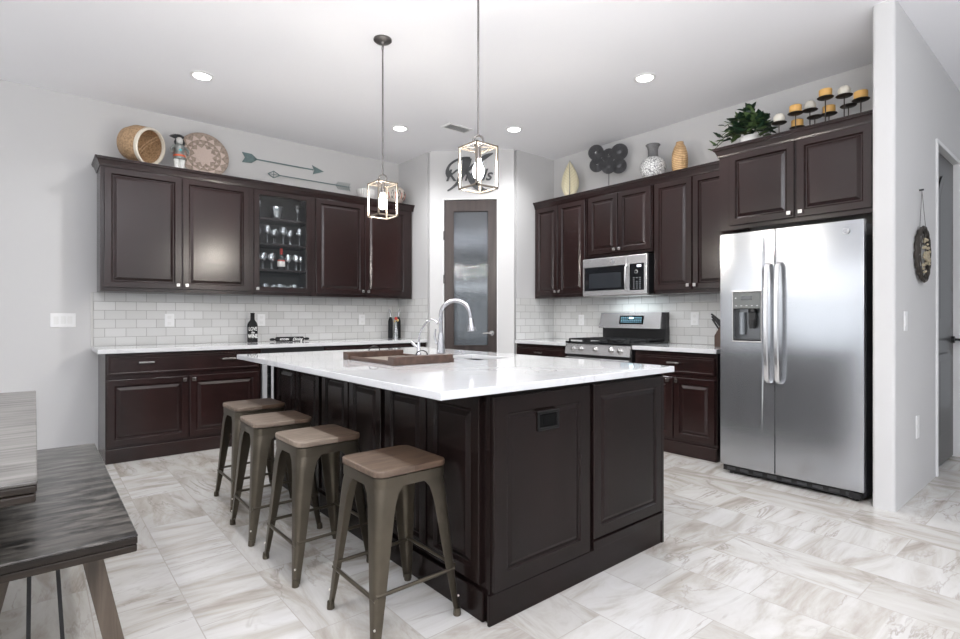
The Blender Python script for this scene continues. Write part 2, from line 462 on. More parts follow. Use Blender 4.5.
M_tray = wood('dark_tray_wood', (.040, .021, .015), (.085, .048, .034), .4, (30, 4, 30), .1)
M_traybot = wood('tray_bottom_wood', (.16, .13, .11), (.30, .26, .22), .4, (20, 3, 20), .1)
M_sink = simple('sink_steel', (.14, .14, .15), .4, metal=1)


def weave(name, c0, c1, scale=60, bump=.6):
    m, nt, p = mat(name)
    tc = N(nt, 'ShaderNodeTexCoord')
    w = N(nt, 'ShaderNodeTexVoronoi'); w.inputs['Scale'].default_value = scale
    nt.links.new(tc.outputs['Object'], w.inputs['Vector'])
    n = N(nt, 'ShaderNodeTexNoise'); n.inputs['Scale'].default_value = scale*.5; nt.links.new(tc.outputs['Object'], n.inputs['Vector'])
    f = fmath(nt, 'ADD', fmath(nt, 'MULTIPLY', w.outputs['Distance'], .6), fmath(nt, 'MULTIPLY', n.outputs['Fac'], .5))
    r = ramp(nt, f, [(.2, c0), (.65, c1)]); nt.links.new(r.outputs[0], p.inputs['Base Color'])
    p.inputs['Roughness'].default_value = .75
    b = N(nt, 'ShaderNodeBump'); b.inputs['Strength'].default_value = bump; b.inputs['Distance'].default_value = .004
    nt.links.new(w.outputs['Distance'], b.inputs['Height']); nt.links.new(b.outputs['Normal'], p.inputs['Normal'])
    return m
M_straw = weave('woven_straw', (.22, .13, .06), (.50, .33, .19))
M_cream = simple('cream_binding', (.72, .66, .56), .7, bump=.4, nscale=120)
M_taupe = weave('taupe_coiled_basket', (.20, .15, .12), (.36, .29, .24), 45)
M_pinkcream = simple('pale_rose_straw', (.58, .47, .42), .75, noise=.15, nscale=90)

# ------------------------------------------------------------------ the room
Y1, X2, ZC = 5.733, 4.825, 3.07
XC, AY, BX, BY = 3.477, 5.057, 4.163, 4.371      # pantry corner plan
HY, HX = .843, 3.935                             # hall wall face and its end
structure(MB().box(-4.3, 9, -3.1, 5.9, -.06, 0).build('floor', M_floor))
structure(MB().box(-4.3, 9, -3.1, 5.9, ZC, ZC+.1).build('ceiling', M_ceiling))
structure(MB().box(-4.3, X2+.12, Y1, Y1+.12, 0, ZC).build('wall_back', M_wall))
structure(MB().box(X2, X2+.12, HY+.115, Y1, 0, ZC).build('wall_right', M_wall))
structure(MB().box(XC, XC+.10, AY+.045, Y1, 0, ZC).build('wall_pantry_left', M_wall))
structure(MB().box(BX+.045, X2, BY, BY+.10, 0, ZC).build('wall_pantry_right', M_wall))
# left wall with window openings (outside the picture, gives the room its daylight)
wl = MB()
wl.box(-4.3, -4.2, -3.1, 5.9, 0, .14).box(-4.3, -4.2, -3.1, 5.9, 2.1, ZC).box(-4.3, -4.2, -3.1, 1.9, .14, 2.1)
wl.box(-4.3, -4.2, 5.66, 5.9, .14, 2.1)
structure(wl.build('wall_left', M_wall))
# hall partition with rounded end
hw = MB()
D0, D1, DZ = 5.045, 5.93, 2.47
rr0 = .02; wpl = []
for cx_, cy_, a0 in ((HX+rr0, HY+.115-rr0, PI/2), (HX+rr0, HY+rr0, PI)):
    for k in range(7):
        a = a0+PI/2*k/6; wpl.append((cx_+rr0*math.cos(a), cy_+rr0*math.sin(a)))
wpl += [(D0, HY), (D0, HY+.115)]
hw.prism(wpl, 0, ZC)
structure(hw.build('wall_hall', M_wall, smooth=30))
hw = MB().box(D0, D1, HY, HY+.115, DZ, ZC).box(D1, 9, HY, HY+.115, 0, ZC)
structure(hw.build('wall_hall_far', M_wall))
# diagonal pantry wall: local frame x along the wall, -y faces the room
DG = Matrix.Translation((XC, AY, 0)) @ Matrix.Rotation(-PI/4, 4, 'Z')
dl = math.hypot(BX-XC, AY-BY)
PA0, PA1, PZ = .155, .787, 2.522
dw = MB()
def obx(mb, x0, x1, y0, y1, z0, z1):
    mb.obox(DG @ Matrix.Translation(((x0+x1)/2, (y0+y1)/2, (z0+z1)/2)), x1-x0, y1-y0, z1-z0)
obx(dw, 0, PA0, 0, .1, 0, ZC); obx(dw, PA1, dl, 0, .1, 0, ZC); obx(dw, PA0, PA1, 0, .1, PZ, ZC)
structure(dw.build('wall_diagonal', M_wall))

# baseboards are plaster-thin here; only the hall shows one edge
# backsplash tile panels
BS = [('trim_1', MB().box(.393, XC-.0005, Y1-.008, Y1-.0002, .905, 1.384), M_tilex),
      ('trim_2', MB().box(XC-.008, XC-.0002, 5.092, Y1-.008, .905, 1.384), M_tiley),
      ('trim_3', MB().box(X2-.008, X2-.0002, 2.02, BY-.0005, .905, 1.42), M_tiley),
      ('trim_4', MB().box(4.19, X2-.008, BY-.008, BY-.0002, .905, 1.384), M_tilex)]
for n, b, m in BS: structure(b.build(n, m))
structure(MB().box(.372, .392, Y1-.010, Y1-.0002, .905, 1.384).build('trim_5', simple('tile_edge_trim', (.58, .57, .555), .25), bev=.003))

# recessed lights and vent -------------------------------------------------
def can(x, y, label, watts=46):
    t = thing('recessed_ceiling_light', label, 'ceiling light', (x, y, ZC), 0, 'recessed ceiling lights')
    MB().lathe([(.062, -.0005), (.085, -.0005), (.087, -.006), (.064, -.010), (.062, -.006)], seg=32, close=True).build('trim_ring', M_white, t, smooth=50)
    MB().lathe([(.0001, -.004), (.061, -.004), (.061, -.002), (.0001, -.002)], seg=24).build('glowing_lens', M_can, t)
    d = bpy.data.lights.new('downlight_beam', 'SPOT'); d.energy = watts; d.spot_size = math.radians(150); d.spot_blend = .8
    d.shadow_soft_size = .06; d.color = (.98, .985, 1)
    l = bpy.data.objects.new('downlight_beam', d); COL.objects.link(l); l.parent = t; l.location = (0, 0, -.03)
    return t
can(1.01, 4.62, 'round recessed ceiling light above the left cabinets near the wall arrows')
can(3.718, 2.40, 'round recessed ceiling light in front of the over-fridge cabinet')
can(2.819, 4.623, 'round recessed ceiling light beside the ceiling vent, above the back cabinets')
can(3.719, 3.907, 'round recessed ceiling light before the pantry, on the range side of the vent')
for x, y in ((1.0, 1.9), (-1.2, 2.0), (1.9, .2)):   # further cans above and behind the camera
    can(x, y, 'round recessed ceiling light behind the camera over the open room', 38)
vt = thing('ceiling_vent', 'small white louvred air vent in the ceiling before the pantry', 'vent', (3.26, 4.25, ZC), 0)
vm_ = MB().rings(-.15, .15, -.075, .075, 0, [(0, 0), (0, -.006), (.004, -.008), (.02, -.008), (.022, -.002)], cap=False)
vm_.v = [(x, z, y) for x, y, z in vm_.v]
vm_.build('vent_frame', M_white, vt)
vs_ = MB()
for k in range(6):
    vs_.obox(Matrix.Translation((0, -.05+.02*k, -.006)) @ Matrix.Rotation(.7, 4, 'X'), .26, .014, .002)
vs_.build('louvre_slats', M_white, vt)
MB().box(-.13, .13, -.055, .055, -.001, 0).build('duct_shadow_plate', simple('duct_shade', (.05, .05, .055), .8), vt)  # dark plate paints in the shade behind the slats

# pantry door ---------------------------------------------------------------
pd = thing('door_1', None, None, tuple(DG.translation), -PI/4)
structure(pd, 'dark wood pantry door with tall obscure glass between the counters')
fr = MB()
fr.box(PA0-.0, PA0+.013, -.004, .10, 0, PZ).box(PA1-.013, PA1, -.004, .10, 0, PZ).box(PA0+.013, PA1-.013, -.004, .10, PZ-.013, PZ)
structure(fr.build('door_frame', M_trimw, pd, bev=.002))
dz0, dz1, gx0, gx1, gz0, gz1 = .01, PZ-.016, .279, .671, .845, 2.375
x0, x1 = PA0+.016, PA1-.016
lf = MB().box(x0, gx0, .012, .052, dz0, dz1).box(gx1, x1, .012, .052, dz0, dz1).box(gx0, gx1, .012, .052, dz0, gz0).box(gx0, gx1, .012, .052, gz1, dz1)
structure(lf.build('door_leaf', M_pantry, pd))
bd = MB().rings(gx0-.012, gx1+.012, gz0-.012, gz1+.012, .012, [(0, 0), (0, -.006), (.010, -.006), (.014, .004)], cap=False)
structure(bd.build('glazing_bead', M_pantry, pd))
structure(MB().box(gx0, gx1, .028, .034, gz0, gz1).build('glass_panel', M_reed, pd))
for z in (1.60, 2.10, .5):
    structure(MB().cyl((PA0+.012, -.002, z-.05), (PA0+.012, -.002, z+.05), .009).build('hinge', M_pewter, pd, smooth=40))
hd = MB().cyl((x1-.055, .012, .985), (x1-.055, -.002, .985), .028, seg=20).cyl((x1-.055, 0, .985), (x1-.055, -.045, .985), .010)
hd.tube([(x1-.055, -.045, .985), (x1-.10, -.05, .987), (x1-.155, -.046, .983)], [.010, .009, .007])
structure(hd.build('door_handle', M_nickel, pd, smooth=40))
# pantry shelves with a few tins behind the glass
psh = []
M_shelfw = simple('pantry_shelf_white', (.75, .75, .74), .5)
for z in (.84, 1.22, 1.60, 1.98, 2.3):
    t_ = MB()
    poly = [(XC+.11, Y1-.01), (XC+.11, Y1-.36), (X2-.36, Y1-.36), (X2-.36, BY+.11), (X2-.01, BY+.11), (X2-.01, Y1-.01)]
    t_.prism(poly, z, z+.025)
    tag(t_.build('pantry_shelf', M_shelfw), 'white pantry shelf behind the obscure door glass, %s' % {.84: 'lowest', 1.22: 'second from bottom', 1.60: 'at eye level', 1.98: 'second from top', 2.3: 'topmost'}[z], 'shelf', 'pantry shelves')
pc = [(.45, .32, .08), (.30, .42, .12), (.10, .20, .32), (.55, .52, .45), (.35, .08, .06), (.20, .28, .14)]
rp = random.Random(3)
names_ = ['yellow', 'olive', 'navy', 'cream', 'red', 'green']
for si, z in enumerate((.865, 1.245, 1.625)):
    for k in range(6):
        ci = rp.randrange(6); h_ = rp.uniform(.12, .22)
        bx = MB().lathe([(.045, 0), (.048, .004), (.048, h_-.004), (.045, h_)], (3.72+.16*k, Y1-.18, z), 16)
        tag(bx.build('pantry_canister', simple('tin_%d%d' % (si, k), pc[ci], .5), smooth=40), '%s canister number-less on pantry shelf seen blurred through door glass'.replace(' number-less', '') % names_[ci], 'canister', 'canisters inside the pantry')

# family-name monogram above the pantry door
sg = thing('monogram_wall_sign', 'dark grey cut-out letter K with script name above the pantry door', 'wall sign', tuple(DG @ Vector((.47, -.012, 2.81))), -PI/4)
k_ = MB()
def ribbon(mb, pts, ws, y0=-.006, y1=.006):
    """flat pen stroke in the xz plane with a varying width"""
    n = len(pts); L = []; R = []
    for i in range(n):
        a = Vector(pts[max(0, i-1)]); b = Vector(pts[min(n-1, i+1)]); t = (b-a).normalized(); nn = Vector((-t.y, t.x))
        p = Vector(pts[i]); L.append(p+nn*ws[i]/2); R.append(p-nn*ws[i]/2)
    poly = [(p.x, p.y) for p in R] + [(p.x, p.y) for p in reversed(L)]
    m = len(poly)
    vs = [(x, y0, z) for x, z in poly] + [(x, y1, z) for x, z in poly]
    fs = []
    for i in range(n-1):
        a, b, c, d = i, i+1, m-2-i, m-1-i
        fs.append((a, b, c, d)); fs.append((m+d, m+c, m+b, m+a))
        fs.append((a, m+a, m+b, b)); fs.append((d, c, m+c, m+d))
    fs.append((0, m-1, 2*m-1, m)); fs.append((n-1, m+n-1, m+n, n))
    mb.add(vs, fs)
def bez(p0, p1, p2, p3, n=10):
    return [tuple((1-t)**3*a+3*(1-t)**2*t*b+3*(1-t)*t*t*c+t**3*d for a, b, c, d in zip(p0, p1, p2, p3)) for t in [i/n for i in range(n+1)]]
# curl from the upper left into the stem
ribbon(k_, bez((-.225, -.035), (-.33, .06), (-.18, .19), (.0, .165), 14), [.075, .072, .06, .045, .032, .026, .024, .022, .022, .022, .024, .026, .03, .03, .03])
ribbon(k_, bez((-.03, .17), (-.06, .02), (-.10, -.12), (-.26, -.20), 12), [.10, .10, .09, .08, .07, .055, .045, .04, .035, .03, .025, .02, .012])
ribbon(k_, bez((.26, .215), (.12, .17), (.02, .06), (-.06, -.0), 10), [.012, .03, .045, .05, .045, .04, .036, .034, .03, .03, .03])
ribbon(k_, bez((-.05, .02), (.03, -.06), (.04, -.17), (.16, -.20), 10), [.03, .04, .055, .075, .085, .085, .08, .075, .065, .055, .04])
ribbon(k_, bez((.13, -.20), (.20, -.215), (.29, -.21), (.325, -.13), 8), [.05, .045, .04, .034, .028, .022, .018, .012, .006])
ribbon(k_, bez((-.16, -.13), (-.02, -.20), (.05, -.25), (.2, -.2), 8), [.006, .01, .012, .012, .012, .012, .012, .01, .006])
k_.build('large_letter', M_signgrey, sg)
text_mesh('name_script', 'Kinsels', .185, M_signgrey, sg, (-.02, -.012, -.035), (PI/2, 0, 0), .003, .35, xs=1.0, bold=.003)

# hall door ------------------------------------------------------------------
hdn = thing('door_2', None, None, (D0, HY, 0))
structure(hdn, 'dark panelled arch-top door in the hall wall')
wD = D1-D0
f2 = MB().box(0, .03, -.012, .10, 0, DZ).box(wD-.03, wD, -.012, .10, 0, DZ).box(.03, wD-.03, -.012, .10, DZ-.03, DZ)
structure(f2.build('door_frame', M_trimw, hdn, bev=.003))
M_hdoor = simple('charcoal_door_paint', (.022, .020, .021), .35, coat=.2)
structure(MB().box(.033, wD-.033, .03, .07, .012, DZ-.033).build('door_leaf', M_hdoor, hdn, bev=.002))
def archpanel(x0, x1, z0, z1, rise):
    n = 10
    def outline(i):
        a, b, c = x0+i, x1-i, z0+i
        pts = [(a, c), (b, c)]
        for k in range(n+1):
            u = k/n; pts.append((b+(a-b)*u, z1-i-rise+rise*math.sin(PI*u)**.8 if rise else z1-i))
        return pts
    mb = MB(); prof = [(0, 0.0), (.010, .012), (.028, .012), (.055, -.001)]
    loops = []
    for i, dy in prof: loops.append([(x, .03+dy-.0005, z) for x, z in outline(i)])
    m = len(loops[0]); vs = [v for l in loops for v in l]; fs = []
    for j in range(len(loops)-1):
        for k in range(m):
            k2 = (k+1) % m; fs.append((j*m+k, j*m+k2, (j+1)*m+k2, (j+1)*m+k))
    fs.append(tuple((len(loops)-1)*m+k for k in range(m)))
    fs.append(tuple(range(m-1, -1, -1)))
    mb.add([(x, y-.013, z) for x, y, z in vs], fs); return mb
structure(archpanel(.20, wD-.20, 1.10, 2.28, .16).build('arched_panel', M_hdoor, hdn))
structure(archpanel(.20, wD-.20, .20, .88, 0).build('lower_panel', M_hdoor, hdn))
h2 = MB().cyl((.80, .03, .98), (.80, .012, .98), .028).cyl((.80, .02, .98), (.80, -.035, .98), .010)
h2.tube([(.80, -.035, .98), (.76, -.04, .98), (.68, -.036, .98)], .009)
structure(h2.build('door_handle', M_black, hdn, smooth=40))

# ------------------------------------------------------------------ cabinet builders
DOORP = [(0, 0), (0, -.017), (.003, -.020), (.048, -.020), (.052, -.014), (.058, -.006), (.064, -.006), (.086, -.0165), (.090, -.0165)]
def raised(x0, x1, z0, z1, y=0, prof=DOORP, k=1.0):
    return MB().rings(x0, x1, z0, z1, y, [(i*k, d) for i, d in prof])
DRAWP = [(0, 0), (0, -.016), (.004, -.020), (.016, -.020), (.020, -.017)]
def square_knob(parent, x, z, y=-.020):
    b = MB().box(x-.006, x+.006, y-.016, y, z-.006, z+.006).box(x-.014, x+.014, y-.024, y-.016, z-.014, z+.014)
    return b.build('knob', M_nickel, parent, bev=.002)
def bar_pull(parent, x, z, y=-.020, w=.11):
    b = MB().box(x-w/2+.006, x-w/2+.016, y-.024, y, z-.005, z+.005).box(x+w/2-.016, x+w/2-.006, y-.024, y, z-.005, z+.005)
    b.box(x-w/2, x+w/2, y-.032, y-.022, z-.006, z+.006)
    return b.build('handle', M_nickel, parent, bev=.002)
def cabinet(name, label, group, loc, rz, w, d, z0, z1, fronts, m, side=True, cat='cabinet'):
    """local frame: x along the front 0..w, front face at y=0 facing -y, depth +y"""
    t = thing(name, label, cat, loc, rz, group)
    MB().box(0, w, .0, d, z0, z1).build('body', m, t, bev=.0015)
    for f in fronts:
        kind, a, b, c, e = f[:5]
        if kind == 'door':
            o = raised(a, b, c, e).build('door', m, t)
            if len(f) > 5 and f[5]: square_knob(o, *f[5])
        elif kind == 'drawer':
            o = MB().rings(a, b, c, e, 0, DRAWP).build('drawer', m, t)
            for q in f[5]: bar_pull(o, *q)
        elif kind == 'plinth':
            MB().box(a, b, -.016, 0, c, e).build('plinth', m, t, bev=.004)
    return t
def sweep_crown(name, label, pts, m, z, closed_prof=None):
    """mitred crown along a plan polyline; the outside is to the right of the path"""
    prof = [(0, -.075), (.006, -.075), (.010, -.060), (.012, -.055), (.022, -.030), (.030, -.022), (.034, -.020), (.034, -.012), (.039, -.010), (.039, 0), (0, 0)]
    P = [Vector(p) for p in pts]; n = len(P); mit = []
    for i in range(n):
        def nrm(a, b):
            t = (b-a).normalized(); return Vector((t.y, -t.x))
        if i == 0: mit.append(nrm(P[0], P[1]))
        elif i == n-1: mit.append(nrm(P[-2], P[-1]))
        else:
            a = nrm(P[i-1], P[i]); b = nrm(P[i], P[i+1]); s = a+b; mit.append(s/(s.dot(a)))
    vs = []; fs = []; k = len(prof)
    for i in range(n):
        for r, h in prof:
            q = P[i]+mit[i]*r; vs.append((q.x, q.y, z+h))
    for i in range(n-1):
        for j in range(k):
            j2 = (j+1) % k; fs.append((i*k+j, i*k+j2, (i+1)*k+j2, (i+1)*k+j))
    fs.append(tuple(range(k))); fs.append(tuple((n-1)*k+j for j in range(k-1, -1, -1)))
    return tag(MB().add(vs, fs).build(name, m), label, 'crown molding')

# ------------------------------------------------------------------ left (back) wall cabinets
LY = Y1-.33     # front of carcass
UZ0, UZ1 = 1.384, 2.445
L0, L1, L2, L3 = .416, 1.616, 2.240, 3.456
def wl(x): return x-L0
GA = 'upper cabinets on the back wall'
cabinet('wall_cabinet', 'dark espresso double-door upper cabinet left of the glass-door cabinet', GA, (L0, LY, 0), 0, L1-L0, .329, UZ0, UZ1,
        [('door', .026, .594, 1.416, 2.418, (.566, 1.452)), ('door', .606, 1.176, 1.416, 2.418, (.636, 1.452))], M_espresso)
cabinet('wall_cabinet', 'dark espresso double-door upper cabinet right of the glass-door cabinet', GA, (L2, LY, 0), 0, L3-L2, .329, UZ0, UZ1,
        [('door', .026, .583, 1.416, 2.418, (.558, 1.452)), ('door', .595, 1.145, 1.416, 2.418, (.625, 1.452))], M_espresso)
# glass-door display cabinet, open inside
gc = thing('display_cabinet', 'espresso upper cabinet with one glass door full of stemware', 'cabinet', (L1, LY, 0), 0, GA)
gw = L2-L1
g = MB().box(0, .018, 0, .329, UZ0, UZ1).box(gw-.018, gw, 0, .329, UZ0, UZ1).box(.018, gw-.018, 0, .329, UZ0, UZ0+.018).box(.018, gw-.018, 0, .329, UZ1-.018, UZ1)
g.box(.018, gw-.018, .321, .329, UZ0+.018, UZ1-.018)
g.box(.018, .030, 0, .018, UZ0, UZ1).box(gw-.030, gw-.018, 0, .018, UZ0, UZ1)
g.box(.030, gw-.030, 0, .018, UZ0+.018, 1.455).box(.030, gw-.030, 0, .018, 2.38, UZ1-.018)
g.build('body', M_espresso, gc)
g = MB().box(.019, gw-.019, .318, .3205, UZ0+.019, UZ1-.019).box(.0185, .0195, .02, .318, UZ0+.02, UZ1-.02).box(gw-.0195, gw-.0185, .02, .318, UZ0+.02, UZ1-.02)
g.build('lining', M_inside, gc)
SH = [UZ0+.019, 1.648, 1.905, 2.160]
for z in SH[1:]:
    MB().box(.02, gw-.02, .03, .317, z-.018, z).build('shelf', M_espresso, gc)
gd = MB().rings(.025, gw-.030, 1.416, 2.418, 0, [(0, 0), (0, -.017), (.003, -.020), (.044, -.020), (.050, -.012), (.050, 0)], cap=False).build('door', M_espresso, gc)
MB().box(.074, gw-.079, -.010, -.007, 1.465, 2.369).build('glass_pane', M_pane, gd)
square_knob(gd, .050, 1.445)
cr = sweep_crown('crown_molding', 'dark crown molding running along the back-wall upper cabinets', [(L0, Y1-.001), (L0, LY-.002), (XC-.002, LY-.002)], M_espresso, 2.500)
MB().box(L0+.001, XC-.003, LY, Y1-.001, UZ1+.0005, 2.498).build('top_board', M_espresso, cr)

# ------- stemware
def glass_thing(name, prof, label, group, loc, m=M_stem, cat='glass'):
    o = MB().lathe(prof, seg=14, close=True).build(name, m, smooth=60); o.location = loc
    return tag(o, label, cat, group)
def wine_prof(h, r, t=.0025):
    o = [(.0001, .002), (r*.9, .001), (r*.9, .003), (.006, .008), (.004, .02), (.004, h*.45), (.010, h*.50), (r*.85, h*.62), (r, h*.74), (r*.86, h)]
    i = [(r*.86-t, h), (r-t, h*.74), (r*.85-t, h*.63), (.006, h*.53), (.0001, h*.52)]
    return o+i
def tumbler_prof(h, r, t=.003):
    return [(.0001, 0), (r*.85, 0), (r, h), (r-t, h), (r*.85-t, .006), (.0001, .006)]
def martini_prof(h, r):
    return [(.0001, .001), (r*.7, .001), (r*.7, .003), (.005, .010), (.004, h*.55), (r, h), (r-.003, h), (.004, h*.60), (.0001, h*.59)]
gy = LY+.13
proto = {}
def put(kind, x, y, z, label, group):
    if kind not in proto:
        pr = {'wine': wine_prof(.185, .036), 'goblet': wine_prof(.155, .033), 'flute': wine_prof(.20, .024), 'martini': martini_prof(.17, .055),
              'tumbler': tumbler_prof(.10, .036), 'short': tumbler_prof(.075, .035), 'bowl': [(.0001, 0), (.045, 0), (.05, .01), (.075, .09), (.08, .13), (.074, .13), (.069, .09), (.045, .016), (.0001, .014)]}[kind]
        nm = {'wine': 'wine_glass', 'goblet': 'goblet', 'flute': 'champagne_flute', 'martini': 'martini_glass', 'tumbler': 'tumbler', 'short': 'whisky_glass', 'bowl': 'cut_glass_bowl'}[kind]
        proto[kind] = glass_thing(nm, pr, label, group, (x, y, z), cat='bowl' if kind == 'bowl' else 'glass'); return proto[kind]
    o = proto[kind].copy(); COL.objects.link(o); o.location = (x, y, z); tag(o, label, None, group); return o
g4 = 'glasses on the top shelf of the display cabinet'
put('flute', 1.73, gy, SH[3]+.001, 'tall stemmed glass at the hinge side of the top shelf', g4)
put('bowl', 1.90, gy, SH[3]+.001, 'wide cut-glass bowl on the top shelf of the glass-door cabinet', g4)
put('martini', 2.12, gy, SH[3]+.001, 'martini glass on the top shelf of the glass-door cabinet', g4)
g3 = 'stemmed glasses on the second shelf from the top'
for k, x in enumerate((1.72, 1.805, 1.885, 1.965, 2.05, 2.135)):
    put('wine' if k % 2 else 'goblet', x, gy+(-.02 if k % 2 else .03), SH[2]+.001,
        ('larger' if k % 2 else 'smaller') + ' stemmed glasses alternating on the second shelf from the top', g3)
for k, x in enumerate((1.76, 1.93, 2.09)):
    put('wine', x, gy+.11, SH[2]+.001, 'stemmed glass in the back row of the second shelf from the top', g3)
g2 = 'stemmed glasses around the red-necked bottle'
for k, x in enumerate((1.70, 1.77, 1.84, 2.03, 2.10, 2.165)):
    put('goblet', x, gy-.03+(k % 2)*.05, SH[1]+.001, 'small goblet beside the red-necked bottle on the third shelf', g2)
for k, x in enumerate((1.73, 1.81, 1.90, 2.06, 2.14)):
    put('wine', x, gy+.11, SH[1]+.001, 'stemmed glass behind the goblets on the third shelf', g2)
bt = thing('liquor_bottle', 'dark bottle with red neck foil and white label among the goblets', 'bottle', (1.945, gy-.02, SH[1]+.001))
M_dkglass = simple('dark_bottle_glass', (.012, .010, .010), .1, coat=.5)
MB().lathe([(.0001, 0), (.036, 0), (.037, .004), (.037, .11), (.030, .13), (.015, .155), (.0135, .165), (.0001, .165)], seg=20).build('bottle_body', M_dkglass, bt, smooth=50)
MB().lathe([(.0145, .150), (.0145, .215), (.013, .222), (.0001, .222)], seg=16).build('neck_foil', simple('red_foil', (.55, .04, .03), .35), bt, smooth=50)
MB().lathe([(.0374, .035), (.0378, .036), (.0378, .088), (.0374, .089)], seg=20).build('label', simple('paper_label', (.72, .66, .62), .6), bt, smooth=50)
MB().lathe([(.0376, .089), (.038, .090), (.038, .102), (.0376, .103)], seg=20).build('red_stripe', simple('red_paper', (.5, .05, .04), .6), bt, smooth=50)
g1 = 'tumblers on the bottom shelf of the display cabinet'
for k in range(7):
    put('tumbler' if k % 2 else 'short', 1.70+.076*k, gy-.03, SH[0]+.001, ('tall' if k % 2 else 'short') + ' tumbler in the front row of the cabinet bottom shelf', g1)
for k in range(5):
    put('tumbler', 1.73+.09*k, gy+.09, SH[0]+.001, 'tumbler in the back row of the cabinet bottom shelf', g1)

# ------- lower run
BYF = Y1-.61
GB = 'base cabinets along the back wall'
cabinet('base_cabinet', 'espresso base cabinet with one wide drawer at the end by the bench', GB, (.426, BYF, 0), 0, 1.19, .609, 0, .874,
        [('drawer', .012, 1.165, .700, .852, [(.275, .797), (.905, .797)]),
         ('door', .012, .583, .135, .664, (.555, .634)), ('door', .597, 1.165, .135, .664, (.625, .634)), ('plinth', 0, 1.19, 0, .115)], M_espresso)
cabinet('base_cabinet', 'espresso base cabinet beyond the wine cooler by the pantry corner', GB, (2.245, BYF, 0), 0, XC-.003-2.245, .609, 0, .874,
        [('drawer', .015, .60, .715, .852, [(.31, .80)]), ('drawer', .615, 1.21, .715, .852, [(.91, .80)]),
         ('door', .015, .60, .135, .68, (.57, .65)), ('door', .615, 1.21, .135, .68, (.645, .65)), ('plinth', 0, 1.228, 0, .115)], M_espresso)
# wine cooler
wc = thing('wine_cooler', 'under-counter wine cooler with stainless door frame in the back run', 'wine cooler', (1.62, BYF, 0))
b = MB().box(.003, .025, .0, .60, .0, .87).box(.595, .617, 0, .60, 0, .87).box(.025, .595, .0, .60, .0, .10).box(.025, .595, 0, .60, .80, .87).box(.025, .595, .585, .60, .10, .80)
b.build('body', M_black, wc)
M_alu = simple('satin_aluminium', (.45, .455, .47), .42, metal=.35)
wd = MB().rings(.006, .614, .105, .790, -.004, [(0, 0), (0, -.026), (.003, -.028), (.040, -.028), (.042, 0)], cap=False).build('door', M_alu, wc)
MB().box(.048, .572, -.024, -.018, .147, .748).build('glass_pane', M_coolglass, wd)
MB().cyl((.083, -.065, .16), (.083, -.065, .765), .012).cyl((.083, -.065, .20), (.083, -.028, .20), .007).cyl((.083, -.065, .73), (.083, -.028, .73), .007).build('handle', M_alu, wd, smooth=40)
wr = []
for k in range(6):
    MB().box(.03, .59, .04, .56, .150+.105*k, .156+.105*k).box(.03, .59, .03, .045, .150+.105*k, .172+.105*k).build('rack', M_nickel, wc)
    for j in range(4):
        o = thing('wine_bottle', 'foil-capped wine bottle lying in the under-counter cooler', 'bottle', (1.62+.10+.13*j, BYF+.06, .194+.105*k), 0, 'wine bottles in the cooler')
        if k == 0 and j == 0:
            o0 = o
            MB().lathe([(.0001, .30), (.036, .30), (.037, .10), (.015, .05), (.014, 0), (.0001, 0)], axis=(0, 1, 0), seg=12).build('glass_body', M_dkglass, o, smooth=50)
            MB().lathe([(.0155, .04), (.0155, -.002), (.0001, -.003)], axis=(0, 1, 0), seg=12).build('cap_foil', simple('silver_foil', (.6, .58, .5), .3, metal=.8), o, smooth=50)
        else:
            for ch in o0.children:
                c = ch.copy(); COL.objects.link(c); c.parent = o
# countertops
tag(MB().box(.375, XC-.002, 5.092, Y1-.0085, .876, .910).build('countertop', M_quartz, bev=.003), 'long white quartz countertop along the back wall', 'countertop')

# ------------------------------------------------------------------ right wall
RX = X2-.33
R90 = -PI/2
GC = 'upper cabinets on the range wall'
def rwall(y): return y      # local x runs towards -y
cabinet('wall_cabinet', 'tall narrow-door espresso upper cabinet left of the microwave', GC, (RX, BY-.006, 0), R90, BY-.006-3.600, .321, UZ0, UZ1,
        [('door', .022, .362, 1.416, 2.418, (.338, 1.452)), ('door', .372, .748, 1.416, 2.418, (.398, 1.452))], M_espresso)
cabinet('wall_cabinet', 'short espresso upper cabinet directly above the microwave', GC, (RX+.0, 3.585, 0), R90, .765, .321, 1.790, UZ1,
        [('door', .012, .377, 1.815, 2.418, (.350, 1.848)), ('door', .387, .753, 1.815, 2.418, (.414, 1.848))], M_espresso)
cabinet('wall_cabinet', 'tall espresso upper cabinet between microwave and refrigerator', GC, (RX, 2.805, 0), R90, .757, .321, UZ0, UZ1,
        [('door', .012, .385, 1.416, 2.418, (.358, 1.452)), ('door', .396, .748, 1.416, 2.418, (.422, 1.452))], M_espresso)
cr = sweep_crown('crown_molding', 'dark crown molding above the range-wall upper cabinets', [(RX-.002, BY-.009), (RX-.002, 2.051)], M_espresso, 2.497)
MB().box(RX, X2-.001, 2.052, BY-.01, UZ1+.0005, 2.495).build('top_board', M_espresso, cr)
FXC = 4.215
cabinet('wall_cabinet', 'deep espresso cabinet above the stainless refrigerator', GC, (FXC, 2.042, 0), R90, 1.030, X2-FXC-.002, 1.852, 2.462,
        [('door', .085, .553, 1.885, 2.440, (.525, 1.918)), ('door', .570, 1.020, 1.885, 2.440, (.600, 1.918))], M_espresso)
cr = sweep_crown('crown_molding', 'dark crown molding on the over-fridge cabinet', [(RX-.06, 2.044), (FXC-.002, 2.044), (FXC-.002, .965)], M_espresso, 2.515)
MB().box(FXC, X2-.002, .970, 2.041, 2.4625, 2.513).build('top_board', M_espresso, cr)

